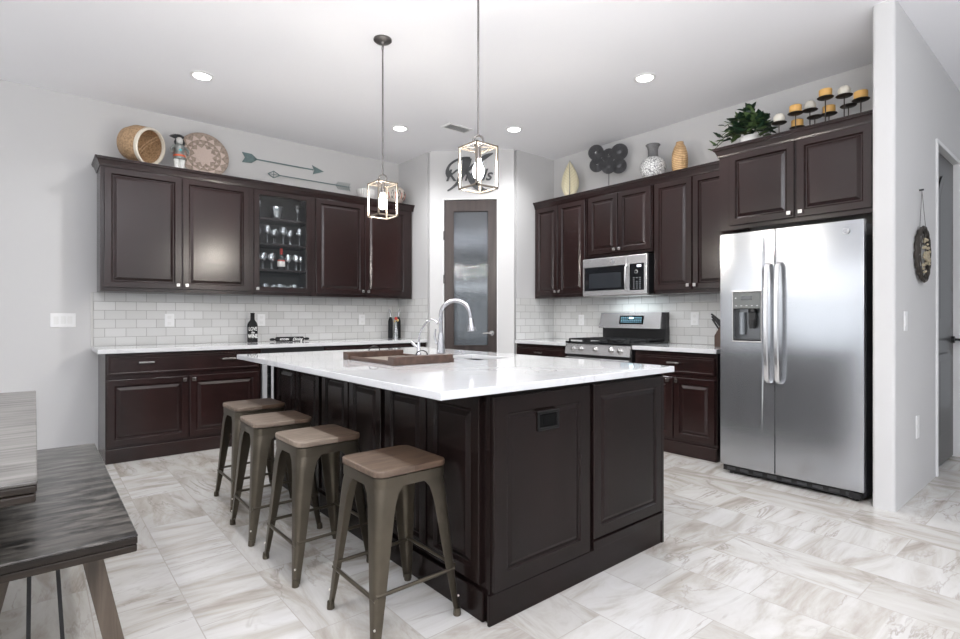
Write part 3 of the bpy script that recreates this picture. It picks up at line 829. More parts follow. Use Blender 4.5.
RB = 4.195
GD = 'base cabinets on the range wall'
cabinet('base_cabinet', 'espresso base cabinet between range and refrigerator', GD, (RB, 2.812, 0), R90, .765, X2-RB-.002, 0, .872,
        [('drawer', .012, .750, .690, .835, [(.40, .778)]), ('door', .012, .382, .135, .655, (.345, .630)), ('door', .394, .750, .135, .655, (.425, .630)), ('plinth', 0, .765, 0, .11)], M_espresso)
cabinet('base_cabinet', 'espresso base cabinet in the corner left of the range', GD, (RB, BY-.010, 0), R90, BY-.010-3.600, X2-RB-.002, 0, .872,
        [('drawer', .015, .745, .690, .835, [(.375, .785)]), ('door', .015, .375, .135, .655, (.345, .630)), ('door', .385, .745, .135, .655, (.415, .630)), ('plinth', 0, .76, 0, .11)], M_espresso)
tag(MB().box(4.150, X2-.0085, 3.597, BY-.0085, .873, .908).build('countertop', M_quartz, bev=.003), 'short white countertop in the corner left of the range', 'countertop')
tag(MB().box(4.150, X2-.0085, 2.035, 2.812, .873, .908).build('countertop', M_quartz, bev=.003), 'short white countertop between range and refrigerator', 'countertop')

# microwave ---------------------------------------------------------------
mw = thing('over_range_microwave', 'stainless over-the-range microwave under the short cabinet', 'microwave', (4.43, 3.580, 1.375), R90)
ww = .760
MB().box(0, ww, .0, .375, .012, .395).build('body', M_black, mw, bev=.004)
MB().box(.01, ww-.01, -.02, .36, 0, .012).build('vent_underside', M_nickel, mw, bev=.003)
md = MB().box(.002, .535, -.030, 0, .012, .388).build('door', M_steel2, mw, bev=.004)
MB().box(.022, .520, -.032, -.029, .060, .302).build('window_glass', M_blackg, md, bev=.001)
MB().box(.085, .475, -.0335, -.0318, .085, .235).build('window_mesh', simple('dark_mesh', (.022, .025, .03), .25), md)
MB().tube([(.545, -.036, .045), (.545, -.062, .075), (.545, -.066, .17), (.545, -.062, .27), (.545, -.036, .30)], .010).build('handle', M_steel2, md, smooth=50)
mp = MB().box(.537, ww-.002, -.030, 0, .012, .388).build('control_frame', M_steel2, mw, bev=.004)
cp = MB().box(.572, .730, -.033, -.029, .050, .305).build('control_panel', M_blackg, mp, bev=.001)
MB().box(.655, .700, -.0345, -.0328, .270, .290).build('clock_display', simple('pale_display', (.3, .3, .3), .4, emit=(.8, .9, 1), es=1.2), cp)
MB().lathe([(.014, 0), (.018, .001), (.018, .002), (.014, .003)], (.645, -.033, .225), 20, (0, -1, 0), close=True).build('dial', M_nickel, cp)
mk = MB()
for r in range(6):
    for c in range(3):
        if r == 4 and c == 1: continue
        mk.box(.612+.034*c, .628+.034*c, -.0338, -.0328, .066+.020*r, .070+.020*r)
mk.build('button_marks', simple('printed_marks', (.35, .36, .38), .5), cp)
def round_logo(parent, x, y, z, r, m1, m2):
    o = MB().lathe([(.0001, 0), (r, 0), (r, .0015), (.0001, .002)], (x, y, z), 24, (0, -1, 0)).build('logo', m1, parent, smooth=50)
    MB().lathe([(r*.86, .0015), (r*.98, .0015), (r*.98, .0026), (r*.86, .0026)], (x, y, z), 24, (0, -1, 0), close=True).build('logo_ring', m2, o)
    text_mesh('logo_letters', 'GE', r*1.05, m2, o, (x, y-.0024, z), (PI/2, 0, 0), .0004, .3)
    return o
M_logo = simple('logo_grey', (.25, .26, .28), .35, metal=.6)
M_logo2 = simple('logo_light', (.75, .76, .78), .3, metal=.6)
round_logo(md, .376, -.030, .345, .015, M_logo, M_logo2)
area('cooktop_lamp', (4.62, 3.20, 1.372), (0, 0, 0), .10, .45, 1.6, (.85, .95, 1)).parent = None
# range ------------------------------------------------------------------
rg = thing('gas_range', 'stainless freestanding gas range with black grates between counters', 'range', (4.165, 3.590, 0), R90)
rw = .765
MB().box(.003, rw-.003, .0, .60, .08, .905).build('body', M_black, rg, bev=.003)
MB().box(.0, rw, -.030, .62, .905, .925).build('cooktop', M_blackg, rg, bev=.004)
pa = MB()
pa.add([(.0, -.035, .800), (rw, -.035, .800), (rw, -.020, .900), (.0, -.020, .900), (0, 0, .800), (rw, 0, .800), (rw, 0, .900), (0, 0, .900)],
       [(0,1,2,3),(4,7,6,5),(0,4,5,1),(3,2,6,7),(0,3,7,4),(1,5,6,2)])
pa = pa.build('control_panel', M_steel2, rg)
for y in (3.483, 3.387, 3.211, 3.030, 2.932):
    x = 3.590-y
    MB().lathe([(.024, 0), (.025, .006), (.020, .010), (.018, .026), (.015, .028), (.0001, .028)], (x, -.028, .852), 20, (0, -1, .12)).build('knob', M_nickel, pa, smooth=40)
od = MB().box(.006, rw-.006, -.040, 0, .235, .770).build('oven_door', M_steel2, rg, bev=.005)
MB().box(.09, rw-.09, -.043, -.038, .34, .64).build('oven_glass', M_blackg, od)
MB().cyl((.05, -.085, .735), (rw-.05, -.085, .735), .013).cyl((.08, -.085, .735), (.08, -.04, .735), .009).cyl((rw-.08, -.085, .735), (rw-.08, -.04, .735), .009).build('handle', M_steel2, od, smooth=50)
MB().box(.006, rw-.006, -.036, 0, .075, .222).build('storage_drawer', M_steel2, rg, bev=.005)
gr = MB()
for gx in (.02, .27, .52):
    x0, x1 = gx, gx+.225
    for yy in (.01, .28, .55):
        gr.box(x0, x1, yy-.006, yy+.006, .940, .953)
    for xx in (x0+.006, (x0+x1)/2, x1-.006):
        gr.box(xx-.006, xx+.006, .004, .556, .940, .953)
    for xx in (x0+.006, x1-.006):
        for yy in (.01, .28, .55): gr.box(xx-.007, xx+.007, yy-.007, yy+.007, .925, .941)
    for yy in (.145, .415):
        gr.box(x0+.03, x1-.03, yy-.005, yy+.005, .940, .951)
gr.build('grates', M_iron, rg)
bu = MB()
for xx in (.13, .38, .63):
    for yy in (.145, .415): bu.lathe([(.045, .925), (.045, .930), (.030, .934), (.028, .938), (.0001, .938)], (xx, yy, 0), 16)
bu.build('burners', M_iron, rg, smooth=40)
bk = MB().box(.015, rw-.0, .565, .635, .925, 1.215).build('backguard', M_black, rg, bev=.003)
bp = MB()
q = [(.03, .5), ]
bp.add([(.0, .515, 1.052), (rw-.03, .515, 1.052), (rw-.03, .545, 1.216), (.015, .545, 1.216), (.0, .57, 1.052), (rw-.03, .57, 1.052), (rw-.03, .57, 1.216), (.015, .57, 1.216)],
       [(0,1,2,3),(4,7,6,5),(0,4,5,1),(3,2,6,7),(0,3,7,4),(1,5,6,2)])
bp = bp.build('backguard_panel', M_steel2, rg)
tl = math.atan2(.03, .164)
MT = Matrix.Translation((.40, .5275, 1.138)) @ Matrix.Rotation(-tl, 4, 'X')
MB().obox(MT, .285, .003, .088).build('touch_display', M_blackg, bp)
MD = Matrix.Translation((.40, .5262, 1.145)) @ Matrix.Rotation(-tl, 4, 'X')
dm = MB()
for r in range(4):
    for c in range(11):
        if 4 <= c <= 6 and r > 1: continue
        dm.obox(MD @ Matrix.Translation((-.115+.023*c, -.001, -.030+.016*r)), .010, .001, .004)
dm.build('display_marks', simple('cyan_marks', (.1, .3, .4), .4, emit=(.45, .8, 1), es=.8), bp)
MB().obox(MD @ Matrix.Translation((0, -.001, .012)), .05, .001, .016).build('clock_digits', simple('cyan_digits', (.3, .6, .7), .4, emit=(.6, .9, 1), es=2.5), bp)

# refrigerator ----------------------------------------------------------------
fg = thing('refrigerator', 'stainless side-by-side refrigerator with ice and water dispenser', 'refrigerator', (3.995, 1.907, 0), R90)
fw = .904
MB().box(.004, fw-.004, .012, .74, .03, 1.765).build('body', simple('charcoal_fridge_side', (.04, .04, .045), .4), fg, bev=.004)
def fdoor(a, b, z0=.070, z1=1.780, bulge=.004, hole=None):
    """door slab with a softly bowed front, optional dispenser opening"""
    n = 14; xs = sorted(set([a+(b-a)*i/n for i in range(n+1)] + ([hole[0], hole[1]] if hole else [])))
    zs = [z0, z1] if not hole else [z0, hole[2], hole[3], z1]
    def yf(x):
        u = (x-a)/(b-a)*2-1; return -.042-bulge*(1-abs(u)**2.6)
    vs = []; fs = []; nx = len(xs); nz = len(zs)
    for z in zs:
        for x in xs: vs.append((x, yf(x), z))
    nb = len(vs)
    for z in zs:
        for x in xs: vs.append((x, .004, z))
    for j in range(nz-1):
        for i in range(nx-1):
            if hole and j == 1 and hole[0]-1e-6 <= xs[i] < hole[1]-1e-6:
                continue
            fs.append((j*nx+i, j*nx+i+1, (j+1)*nx+i+1, (j+1)*nx+i))
            fs.append((nb+j*nx+i, nb+(j+1)*nx+i, nb+(j+1)*nx+i+1, nb+j*nx+i+1))
    for i in range(nx-1):
        fs.append((i, nb+i, nb+i+1, i+1)); j = (nz-1)*nx; fs.append((j+i, j+i+1, nb+j+i+1, nb+j+i))
    for j in range(nz-1):
        fs.append((j*nx, (j+1)*nx, nb+(j+1)*nx, nb+j*nx)); fs.append((j*nx+nx-1, nb+j*nx+nx-1, nb+(j+1)*nx+nx-1, (j+1)*nx+nx-1))
    if hole:
        i0 = xs.index(hole[0]); i1 = xs.index(hole[1])
        for i in range(i0, i1):
            fs.append((nx+i, nx+i+1, nb+nx+i+1, nb+nx+i)); fs.append((2*nx+i, nb+2*nx+i, nb+2*nx+i+1, 2*nx+i+1))
        fs.append((nx+i0, nb+nx+i0, nb+2*nx+i0, 2*nx+i0)); fs.append((nx+i1, 2*nx+i1, nb+2*nx+i1, nb+nx+i1))
    return MB().add(vs, fs)
hx0, hx1, hz0, hz1 = .098, .298, .992, 1.350
dl_ = fdoor(.0, .380, hole=(hx0, hx1, hz0, hz1)).build('freezer_door', M_steel, fg, bev=.003, smooth=30)
dr_ = fdoor(.386, fw, bulge=.005).build('fresh_food_door', M_steel, fg, bev=.003, smooth=30)
dsp = MB().rings(hx0-.006, hx1+.006, hz0-.008, hz1+.006, -.050, [(0, 0), (0, -.008), (.004, -.010), (.010, -.008), (.012, .004)], cap=False).build('dispenser_frame', M_nickel, dl_, bev=.002)
MB().box(hx0+.004, hx1-.004, -.056, .0, 1.228, hz1-.006).build('dispenser_controls', simple('grey_control_face', (.15, .16, .155), .3), dl_, bev=.003)
MB().box(.160, .235, -.0575, -.0555, 1.290, 1.318).build('dispenser_display', M_blackg, dl_)
ic = MB()
for k in range(5): ic.box(.118+.037*k, .130+.037*k, -.0572, -.0558, 1.246, 1.250)
ic.box(.116, .124, -.0572, -.0558, 1.300, 1.308)
ic.build('dispenser_icons', simple('icon_white', (.7, .7, .7), .5), dl_)
MB().box(hx0+.003, hx1-.003, .0015, .0035, hz0+.003, 1.226).build('dispenser_back', simple('dispenser_recess', (.16, .165, .17), .22, metal=.6), dl_)
MB().box(hx0+.008, hx1-.008, -.045, .0, hz0+.003, hz0+.012).build('drip_tray', M_black, dl_)
MB().lathe([(.030, 1.20), (.028, 1.228)], (.225, -.020, 0), 16).box(.200, .250, -.032, -.014, 1.110, 1.205).box(.208, .242, -.040, -.030, 1.085, 1.150).build('ice_paddle', M_black, dl_, bev=.003)
MB().cyl((.150, -.015, 1.04), (.150, -.015, 1.20), .022, seg=16).build('water_well', simple('well_plastic', (.28, .30, .32), .15, metal=.5), dl_, smooth=40)
for xx, par in ((.349, dl_), (.418, dr_)):
    hb = MB()
    pts = [(xx, -.060, .705), (xx, -.096, .735), (xx, -.108, .90), (xx, -.112, 1.125), (xx, -.108, 1.35), (xx, -.096, 1.515), (xx, -.060, 1.545)]
    vs = []; fs = []
    for (x, y, z) in pts:
        for dx, dy in ((-.015, -.002), (-.009, -.010), (.009, -.010), (.015, -.002), (.012, .008), (-.012, .008)): vs.append((x+dx, y+dy, z))
    for i in range(len(pts)-1):
        for k in range(6):
            k2 = (k+1) % 6; fs.append((i*6+k, i*6+k2, i*6+6+k2, i*6+6+k))
    fs.append((5,4,3,2,1,0)); fs.append(tuple(range(36, 42)))
    hb.add(vs, fs)
    hb.build('handle', M_steel2, par, smooth=50)
round_logo(dr_, .812, -.0545, 1.712, .018, M_logo, M_logo2)
gl = MB().box(.012, fw-.012, -.018, .02, .022, .062)
gl.build('toe_grille', M_black, fg)
M_slot = simple('slot_grey', (.08, .08, .085), .4, metal=.4)
for k in range(9): MB().box(.04+.095*k, .10+.095*k, -.021, -.017, .032, .050).build('grille_slot', M_slot, fg)
MB().cyl((.06, .02, .0), (.06, .02, .03), .018).build('foot', M_black, fg)
MB().cyl((fw-.06, .02, .0), (fw-.06, .02, .03), .018).box(fw-.085, fw-.02, -.028, .01, .02, .055).build('foot', M_black, fg)
MB().cyl((.06, .66, .0), (.06, .66, .03), .018).build('foot', M_black, fg)
MB().cyl((fw-.06, .66, .0), (fw-.06, .66, .03), .018).build('foot', M_black, fg)
MB().box(.03, .11, -.03, .06, 1.766, 1.778).build('hinge_cover', M_black, fg, bev=.003)
MB().box(fw-.11, fw-.03, -.03, .06, 1.766, 1.778).build('hinge_cover', M_black, fg, bev=.003)

# ------------------------------------------------------------------ island
IX0, IY0, IX1, IY1 = 1.062, 1.478, 2.562, 3.869
BXI, BYI, BX1, BY1 = 1.322, 1.520, 2.500, 3.830
GE_ = 'stool-side cabinets of the island'
units = [(3.830, 3.040, 'far end nearest the wine cooler'), (3.040, 2.300, 'middle, behind the two middle stools'), (2.300, 1.545, 'near end behind the closest stool')]
for (ya, yb, wh) in units:
    w = ya-yb
    half = (w-.06)/2
    cabinet('island_cabinet', 'dark double-door island cabinet at the ' + wh if 'middle' not in wh else 'dark double-door island cabinet in the ' + wh, GE_, (BXI, ya-.001, 0), R90, w-.002, .40, 0, .874,
            [('door', .045 if ya > 3.5 else .022, .022+half+.004, .140, .858, None), ('door', .022+half+.016, w-.020, .140, .858, None), ('plinth', 0, w-.002, 0, .118)], M_island)
isl = thing('kitchen_island', 'dark island block with two raised end panels facing the camera', 'island', (BXI, BYI, 0))
lx = BX1-BXI
ib = MB().box(.402, lx, .0, BY1-BYI, 0, .66).box(.402, .650, 0, BY1-BYI, .66, .874).box(1.040, lx, 0, BY1-BYI, .66, .874).box(.650, 1.040, 0, .88, .66, .874).box(.650, 1.040, 1.38, BY1-BYI, .66, .874).box(0, .402, 0, .023, 0, .874)
ib.build('body', M_island, isl)
SIDEP = [(0, 0), (0, -.015), (.003, -.018), (.066, -.018), (.071, -.012), (.078, -.010), (.092, -.015), (.096, -.016)]
MB().rings(.004, .576, .120, .862, 0, SIDEP).build('end_panel', M_island, isl)
MB().rings(.602, 1.158, .165, .862, 0, [(0, 0), (0, -.015), (.003, -.018), (.050, -.018), (.055, -.012), (.062, -.010), (.076, -.015), (.080, -.016)]).build('end_panel', M_island, isl)
MB().box(-.016, lx-.012, -.014, 0, 0, .118).build('plinth', M_island, isl, bev=.003)
MB().box(.598, lx-.012, -.020, -.001, .1185, .158).build('plinth_rail', M_island, isl, bev=.002)
MB().box(lx-.020, lx, -.018, -.0005, .0, .868).build('corner_post', M_island, isl, bev=.002)
ou = thing('island_power_outlet', 'black power outlet on the island end panel', 'outlet', (1.623, BYI-.018, .742), 0)
MB().rings(-.064, .064, -.040, .040, 0, [(0, 0), (0, -.004), (.003, -.006), (.010, -.006), (.013, -.001)], cap=False).build('cover_plate', simple('dark_cover', (.008, .0075, .0075), .45, spec=.25), ou)
MB().box(-.051, .051, -.0005, .0015, -.027, .027).box(-.030, .030, -.004, 0, -.018, .018).build('socket', simple('matte_black_socket', (.004, .004, .004), .8, spec=.1), ou, bev=.001)
# top with the sink cut-out
SX0, SX1, SY0, SY1 = 2.02, 2.32, 2.44, 2.85
tb = MB(); z0, z1 = .879, .909
xs = [IX0, SX0, SX1, IX1]; ys = [IY0, SY0, SY1, IY1]
vs = [(x, y, z) for z in (z0, z1) for y in ys for x in xs]; fs = []
for j in range(3):
    for i in range(3):
        if i == 1 and j == 1: continue
        a = j*4+i
        fs.append((16+a, 16+a+1, 16+a+5, 16+a+4)); fs.append((a, a+4, a+5, a+1))
for (a, b_) in [(0,1),(1,2),(2,3),(3,7),(7,11),(11,15),(15,14),(14,13),(13,12),(12,8),(8,4),(4,0)]: fs.append((a, b_, 16+b_, 16+a))
for (a, b_) in [(5,6),(6,10),(10,9),(9,5)]: fs.append((a, 16+a, 16+b_, b_))
tb.add(vs, fs)
tag(tb.build('island_countertop', M_quartz, bev=.003), 'large white veined quartz slab on the island', 'countertop')
sk = MB()
t_ = .003; zb = .70
sk.add([(SX0-.01, SY0-.01, .8785), (SX1+.01, SY0-.01, .8785), (SX1+.01, SY1+.01, .8785), (SX0-.01, SY1+.01, .8785),
        (SX0, SY0, .8785), (SX1, SY0, .8785), (SX1, SY1, .8785), (SX0, SY1, .8785),
        (SX0+.01, SY0+.01, zb), (SX1-.01, SY0+.01, zb), (SX1-.01, SY1-.01, zb), (SX0+.01, SY1-.01, zb)],
       [(0,1,5,4),(1,2,6,5),(2,3,7,6),(3,0,4,7),(4,5,9,8),(5,6,10,9),(6,7,11,10),(7,4,8,11),(8,9,10,11)])
sko = tag(sk.build('undermount_sink', M_sink), 'stainless undermount sink sunk in the island top', 'sink')
MB().lathe([(.0001, 0), (.035, 0), (.04, .002), (.0001, .003)], ((SX0+SX1)/2, (SY0+SY1)/2, zb+.001), 20).build('drain', M_chrome, sko)
# faucet
fc = thing('kitchen_faucet', 'tall brushed gooseneck faucet with pull-down spray head', 'faucet', (2.118, 2.945, .909), -PI/4)
MB().lathe([(.0001, 0), (.030, 0), (.031, .004), (.029, .02), (.026, .06), (.019, .13), (.0165, .15), (.0001, .15)], seg=24).build('body', M_chrome, fc, smooth=50)
arc = [(0, 0, .14), (0, 0, .27)]
for k in range(1, 11):
    a = PI*k/11
    arc.append((.100-.100*math.cos(a), 0, .27+.100*math.sin(a)))
arc += [(.203, 0, .245)]
MB().tube(arc, .0145, 12).build('spout', M_chrome, fc, smooth=60)
MB().lathe([(.0155, 0), (.018, .01), (.022, .05), (.030, .082), (.029, .090), (.0001, .090)], (.2025, 0, .250), 20, (.10, 0, -1)).build('spray_head', M_chrome, fc, smooth=50)
MB().cyl((0, 0, .075), (-.035, .012, .085), .012).tube([(-.035, .012, .085), (-.045, .015, .12), (-.040, .015, .175)], [.009, .008, .006]).build('lever', M_chrome, fc, smooth=50)
ff = thing('filtered_water_tap', 'slim curved water tap behind the main faucet', 'faucet', (2.02, 3.07, .909), -PI/4)
MB().lathe([(.0001, 0), (.018, 0), (.018, .006), (.013, .012), (.012, .07), (.008, .085), (.0001, .085)], seg=18).build('body', M_chrome, ff, smooth=50)
MB().tube([(0, 0, .08), (.005, 0, .13), (.026, 0, .180), (.055, 0, .222), (.088, 0, .242), (.115, 0, .236), (.132, 0, .208)], .0065, 10).build('spout', M_chrome, ff, smooth=60)
MB().tube([(-.008, 0, .05), (-.030, 0, .065), (-.050, 0, .090)], [.010, .011, .008]).build('lever', M_chrome, ff, smooth=50)
# soap dispenser-like chrome ball in the sink rim area
so = thing('sink_stopper', 'small chrome strainer knob at the edge of the sink', 'strainer', (2.245, 2.89, .909))
MB().lathe([(.0001, 0), (.022, 0), (.022, .005), (.010, .010), (.008, .022), (.014, .030), (.0001, .034)], seg=18).build('knob', M_chrome, so, smooth=50)
# tray
ty = thing('serving_tray', 'dark wooden serving tray with ring handles on the island', 'tray', (1.455, 2.425, .9095))
MB().box(.0, .375, .0, .585, .0, .010).build('bottom', M_traybot, ty)
MB().box(-.004, .012, -.004, .589, .0, .022).box(.363, .379, -.004, .589, .0, .022).build('side_rail', M_tray, ty, bev=.002)
for y0 in (-.006, .527):
    MB().box(-.018, .372, y0, y0+.064, .0, .046).build('end_board', M_tray, ty, bev=.004)
for y0 in (.026, .559):
    pts = [(.178+.038*math.cos(PI*k/10), y0, .046+.026*math.sin(PI*k/10)) for k in range(11)]
    MB().tube(pts, .0035, 8).build('handle', M_iron, ty, smooth=60)

# ------------------------------------------------------------------ stools
def rrect(hw, r, n=5):
    pts = []
    for cx, cy, a0 in ((hw-r, hw-r, 0), (-hw+r, hw-r, PI/2), (-hw+r, -hw+r, PI), (hw-r, -hw+r, 1.5*PI)):
        for k in range(n+1):
            a = a0+PI/2*k/n; pts.append((cx+r*math.cos(a), cy+r*math.sin(a)))
    return pts
def stool_leg(sx, sy):
    lv = [(.012, .190, .026), (.06, .186, .031), (.20, .176, .046), (.35, .166, .060), (.47, .158, .072), (.52, .154, .084), (.545, .152, .105), (.580, .150, .125)]
    vs = []; fs = []; th = .004; ns = 4
    for z, c, w in lv:
        r = w*.42
        out = [(c-w, c)]
        for k in range(ns+1):
            a = PI/2-PI/2*k/ns; out.append((c-r+r*math.cos(a), c-r+r*math.sin(a)))
        out.append((c, c-w))
        inn = [(c-w, c-th)]
        for k in range(ns+1):
            a = PI/2-PI/2*k/ns; rr = max(r-th, .001); inn.append((c-r+rr*math.cos(a), c-r+rr*math.sin(a)))
        inn.append((c-th, c-w))
        vs += [(x*sx, y*sy, z) for x, y in out + inn[::-1]]
    m = 2*(ns+3)
    for i in range(len(lv)-1):
        for k in range(m):
            k2 = (k+1) % m; fs.append((i*m+k, i*m+k2, (i+1)*m+k2, (i+1)*m+k))
    h = m//2
    for base in (0, (len(lv)-1)*m):
        for k in range(h-1): fs.append((base+k, base+k+1, base+m-2-k, base+m-1-k))
    return MB().add(vs, fs)
def make_stool():
    t = thing('metal_bar_stool', None, 'bar stool', (0, 0, 0), 0, 'metal stools along the island')
    MB().prism(rrect(.157, .042), .586, .611).build('seat', M_seat, t, bev=.005)
    rim = MB(); o = rrect(.153, .038); i = rrect(.149, .034); n = len(o)
    vs = [(x, y, .545) for x, y in o]+[(x, y, .545) for x, y in i]+[(x, y, .5825) for x, y in o]+[(x, y, .5825) for x, y in i]
    fs = []
    for k in range(n):
        k2 = (k+1) % n
        fs += [(k, k2, 2*n+k2, 2*n+k), (n+k2, n+k, 3*n+k, 3*n+k2), (k, n+k, n+k2, k2)]
    fs.append(tuple(3*n+k for k in range(n)))
    rim.add(vs, fs).build('apron', M_gun, t, smooth=40)
    for sx in (-1, 1):
        for sy in (-1, 1):
            lg = stool_leg(sx, sy).build('leg', M_gun, t, smooth=45)
            MB().lathe([(.0001, 0), (.015, 0), (.016, .004), (.014, .030), (.0001, .030)], (sx*.180, sy*.180, 0), 12).build('foot_cap', M_gun, lg, smooth=40)
            MB().sphere((sx*.1835, sy*.1835, .075), .0045, 8, 6).build('rivet', M_rivet, lg, smooth=60)
    c = .172
    for z, p0, p1 in ((.168, (-c, -c), (-c, c)), (.195, (c, -c), (c, c)), (.182, (-c, -c), (c, -c)), (.182, (-c, c), (c, c))):
        d = .178-.0 if False else 0
        MB().tube([(p0[0], p0[1], z), (p1[0], p1[1], z)], .0075, 8).build('foot_rest', M_gun, t, smooth=60)
    return t
st0 = make_stool()
for k, (x, y, rz, lab) in enumerate([(1.088, 1.835, 0, 'metal stool with reddish-brown wood seat, closest to the camera'),
                                     (1.040, 2.458, .02, 'metal stool with two-tone pale wood seat, second from the camera'),
                                     (1.030, 3.005, -.02, 'metal stool with greyish patched seat, third from the camera'),
                                     (1.090, 3.585, .01, 'metal stool at the far island corner, farthest from the camera')]):
    o = st0 if k == 0 else copy_tree(st0)
    o.location = (x, y, 0); o.rotation_euler = (0, 0, rz); o['label'] = lab
    for c_ in o.children:
        if c_.name.startswith('seat'): c_.color = ((.35, .50, 0, 1), (1, .53, 0, 1), (.85, .55, 0, 1), (.75, .50, 0, 1))[k]

# ------------------------------------------------------------------ dining table and bench
dt = thing('dining_table', 'weathered grey-brown wooden dining table at the left edge', 'table', (-.47, 2.77, 0))
tw, tl2 = .475, 1.055
MB().box(-tw, tw, -tl2, tl2, .750, .760).build('table_top', M_table, dt, bev=.003)
MB().box(-tw+.003, tw-.003, -tl2+.003, tl2-.003, .705, .7275).box(-tw+.001, tw-.001, -tl2+.001, tl2-.001, .730, .7495).build('edge_band', M_tableside, dt, bev=.005)
MB().box(-tw+.08, tw-.08, -tl2+.10, tl2-.10, .63, .7045).build('apron', M_tableside, dt, bev=.003)
for sy in (-1, 1):
    for sx in (-1, 1):
        MB().box(sx*.30-.045, sx*.30+.045, sy*.78-.045, sy*.78+.045, .0, .6295).build('leg', M_tableside, dt, bev=.004)
bn = thing('dining_bench', 'long dark distressed wooden bench tucked beside the dining table', 'bench', (.065, 2.775, 0))
bw, bl = .185, .795
MB().box(-bw, bw, -bl, bl, .472, .480).build('seat_top', M_bench, bn, bev=.003)
MB().box(-bw+.001, bw-.001, -bl+.001, bl-.001, .450, .4717).build('edge_board', M_tableside, bn, bev=.003)
MB().box(-bw+.002, bw-.002, -bl+.002, bl-.085, .425, .4485).box(-bw+.002, bw-.002, bl-.082, bl-.002, .425, .4485).build('edge_band', M_tableside, bn, bev=.004)
def beam(mb, p0, p1, sx, sy):
    p0 = Vector(p0); p1 = Vector(p1); d = p1-p0
    vs = [p+Vector((a*sx, b*sy, 0)) for p in (p0, p1) for a, b in ((-.5,-.5),(.5,-.5),(.5,.5),(-.5,.5))]
    mb.add(vs, [(0,3,2,1),(4,5,6,7),(0,1,5,4),(1,2,6,5),(2,3,7,6),(3,0,4,7)]); return mb
for yy in (-.62, .62):
    for s, a_, b_ in ((-1, -.235, -.140), (1, .155, .070)):
        beam(MB(), (a_, yy, 0), (b_, yy, .4245), .055, .085).build('leg', M_leg, bn, bev=.003)
    for s in (-.078, -.012):
        beam(MB(), (s-.004 if s < -.05 else s+.022, yy+.02, .0), (s, yy+.02, .4245), .011, .03).build('steel_strut', M_iron, bn)

# ------------------------------------------------------------------ pendants
def pendant(x, y, label):
    t = thing('lantern_pendant_light', label, 'pendant light', (x, y, 1.857), 0, 'open-cage lantern pendants over the island')
    H_ = .222; s = .072; b_ = .0045
    cg = MB()
    for z in (0, H_):
        cg.box(-s, s, -s-b_, -s+b_, z-b_, z+b_).box(-s, s, s-b_, s+b_, z-b_, z+b_).box(-s-b_, -s+b_, -s-b_, s+b_, z-b_, z+b_).box(s-b_, s+b_, -s-b_, s+b_, z-b_, z+b_)
    for sx in (-1, 1):
        for sy in (-1, 1): cg.box(sx*s-b_, sx*s+b_, sy*s-b_, sy*s+b_, -b_, H_+b_)
    cg.obox(Matrix.Translation((0, 0, H_)) @ Matrix.Rotation(PI/4, 4, 'Z'), .200, .009, .005).obox(Matrix.Translation((0, 0, H_)) @ Matrix.Rotation(-PI/4, 4, 'Z'), .200, .009, .005)
    cg.build('cage', M_lantern, t)
    MB().cyl((0, 0, H_+.004), (0, 0, H_-.065), .014).build('socket', M_pewter, t, smooth=40)
    bl_ = MB().lathe([(.013, H_-.066), (.016, H_-.080), (.028, H_-.115), (.030, H_-.135), (.024, H_-.158), (.010, H_-.172), (.0001, H_-.174)], seg=20).build('bulb', M_bulb, t, smooth=60)
    ring = [(.027*math.cos(2*PI*k/20)*.70, .027*math.cos(2*PI*k/20)*-.72, H_+.034+.029*math.sin(2*PI*k/20)) for k in range(20)]
    MB().tube(ring, .0055, 8, True).build('hanging_ring', M_pewter, t, smooth=60)
    top = ZC-1.857
    MB().cyl((0, 0, H_+.062), (0, 0, top-.075), .0055, seg=10).sphere((0, 0, H_+.066), .008, 10, 6).build('rod', M_pewter, t, smooth=60)
    lk = [(0, .009*math.cos(2*PI*k/14), top-.058+.022*math.sin(2*PI*k/14)) for k in range(14)]
    MB().tube(lk, .003, 6, True).build('chain_link', M_pewter, t, smooth=60)
    MB().lathe([(.0001, 0), (.062, 0), (.062, -.010), (.052, -.018), (.020, -.024), (.010, -.038), (.0001, -.040)], (0, 0, top), 28).build('canopy', M_pewter, t, smooth=40)
    return t
pendant(1.829, 3.225, 'open square lantern pendant hanging farther back, its round canopy visible')
pendant(1.829, 2.200, 'open square lantern pendant hanging nearer, in front of the pantry sign')

# ------------------------------------------------------------------ outlets and switches
def plate(name, label, loc, rz, w=.078, h=.122, kind='outlet', gang=1):
    t = thing(name, label, 'light switch' if 'switch' in name else 'outlet', loc, rz)
    MB().box(-w/2, w/2, -.006, 0, -h/2, h/2).build('cover_plate', M_white, t, bev=.003)
    b = MB()
    for g_ in range(gang):
        cx = (g_-(gang-1)/2)*.046
        if kind == 'outlet':
            for s in (-1, 1): b.box(cx-.016, cx+.016, -.008, -.0055, s*.028-.014, s*.028+.014)
        else: b.box(cx-.016, cx+.016, -.009, -.0055, -.033, .033)
    b.build('rocker' if kind != 'outlet' else 'socket', simple('plate_insert', (.76, .76, .75), .3), t, bev=.002)
    return t
plate('light_switch', 'wide white triple switch plate on the wall left of the cabinets', (.184, Y1, 1.14), 0, .172, .118, 'switch', 3)
plate('wall_outlet', 'white outlet in the backsplash tile at the left end', (.973, Y1-.008, 1.136), 0)
plate('wall_outlet', 'white outlet beside the black bottle sign in the backsplash', (1.813, Y1-.008, 1.136), 0)
plate('wall_outlet', 'white outlet in the back-wall tile left of the wine bottle holder', (2.970, Y1-.008, 1.137), 0)
plate('wall_outlet', 'white outlet in the tile just left of the range', (X2-.008, 3.94, 1.133), R90)
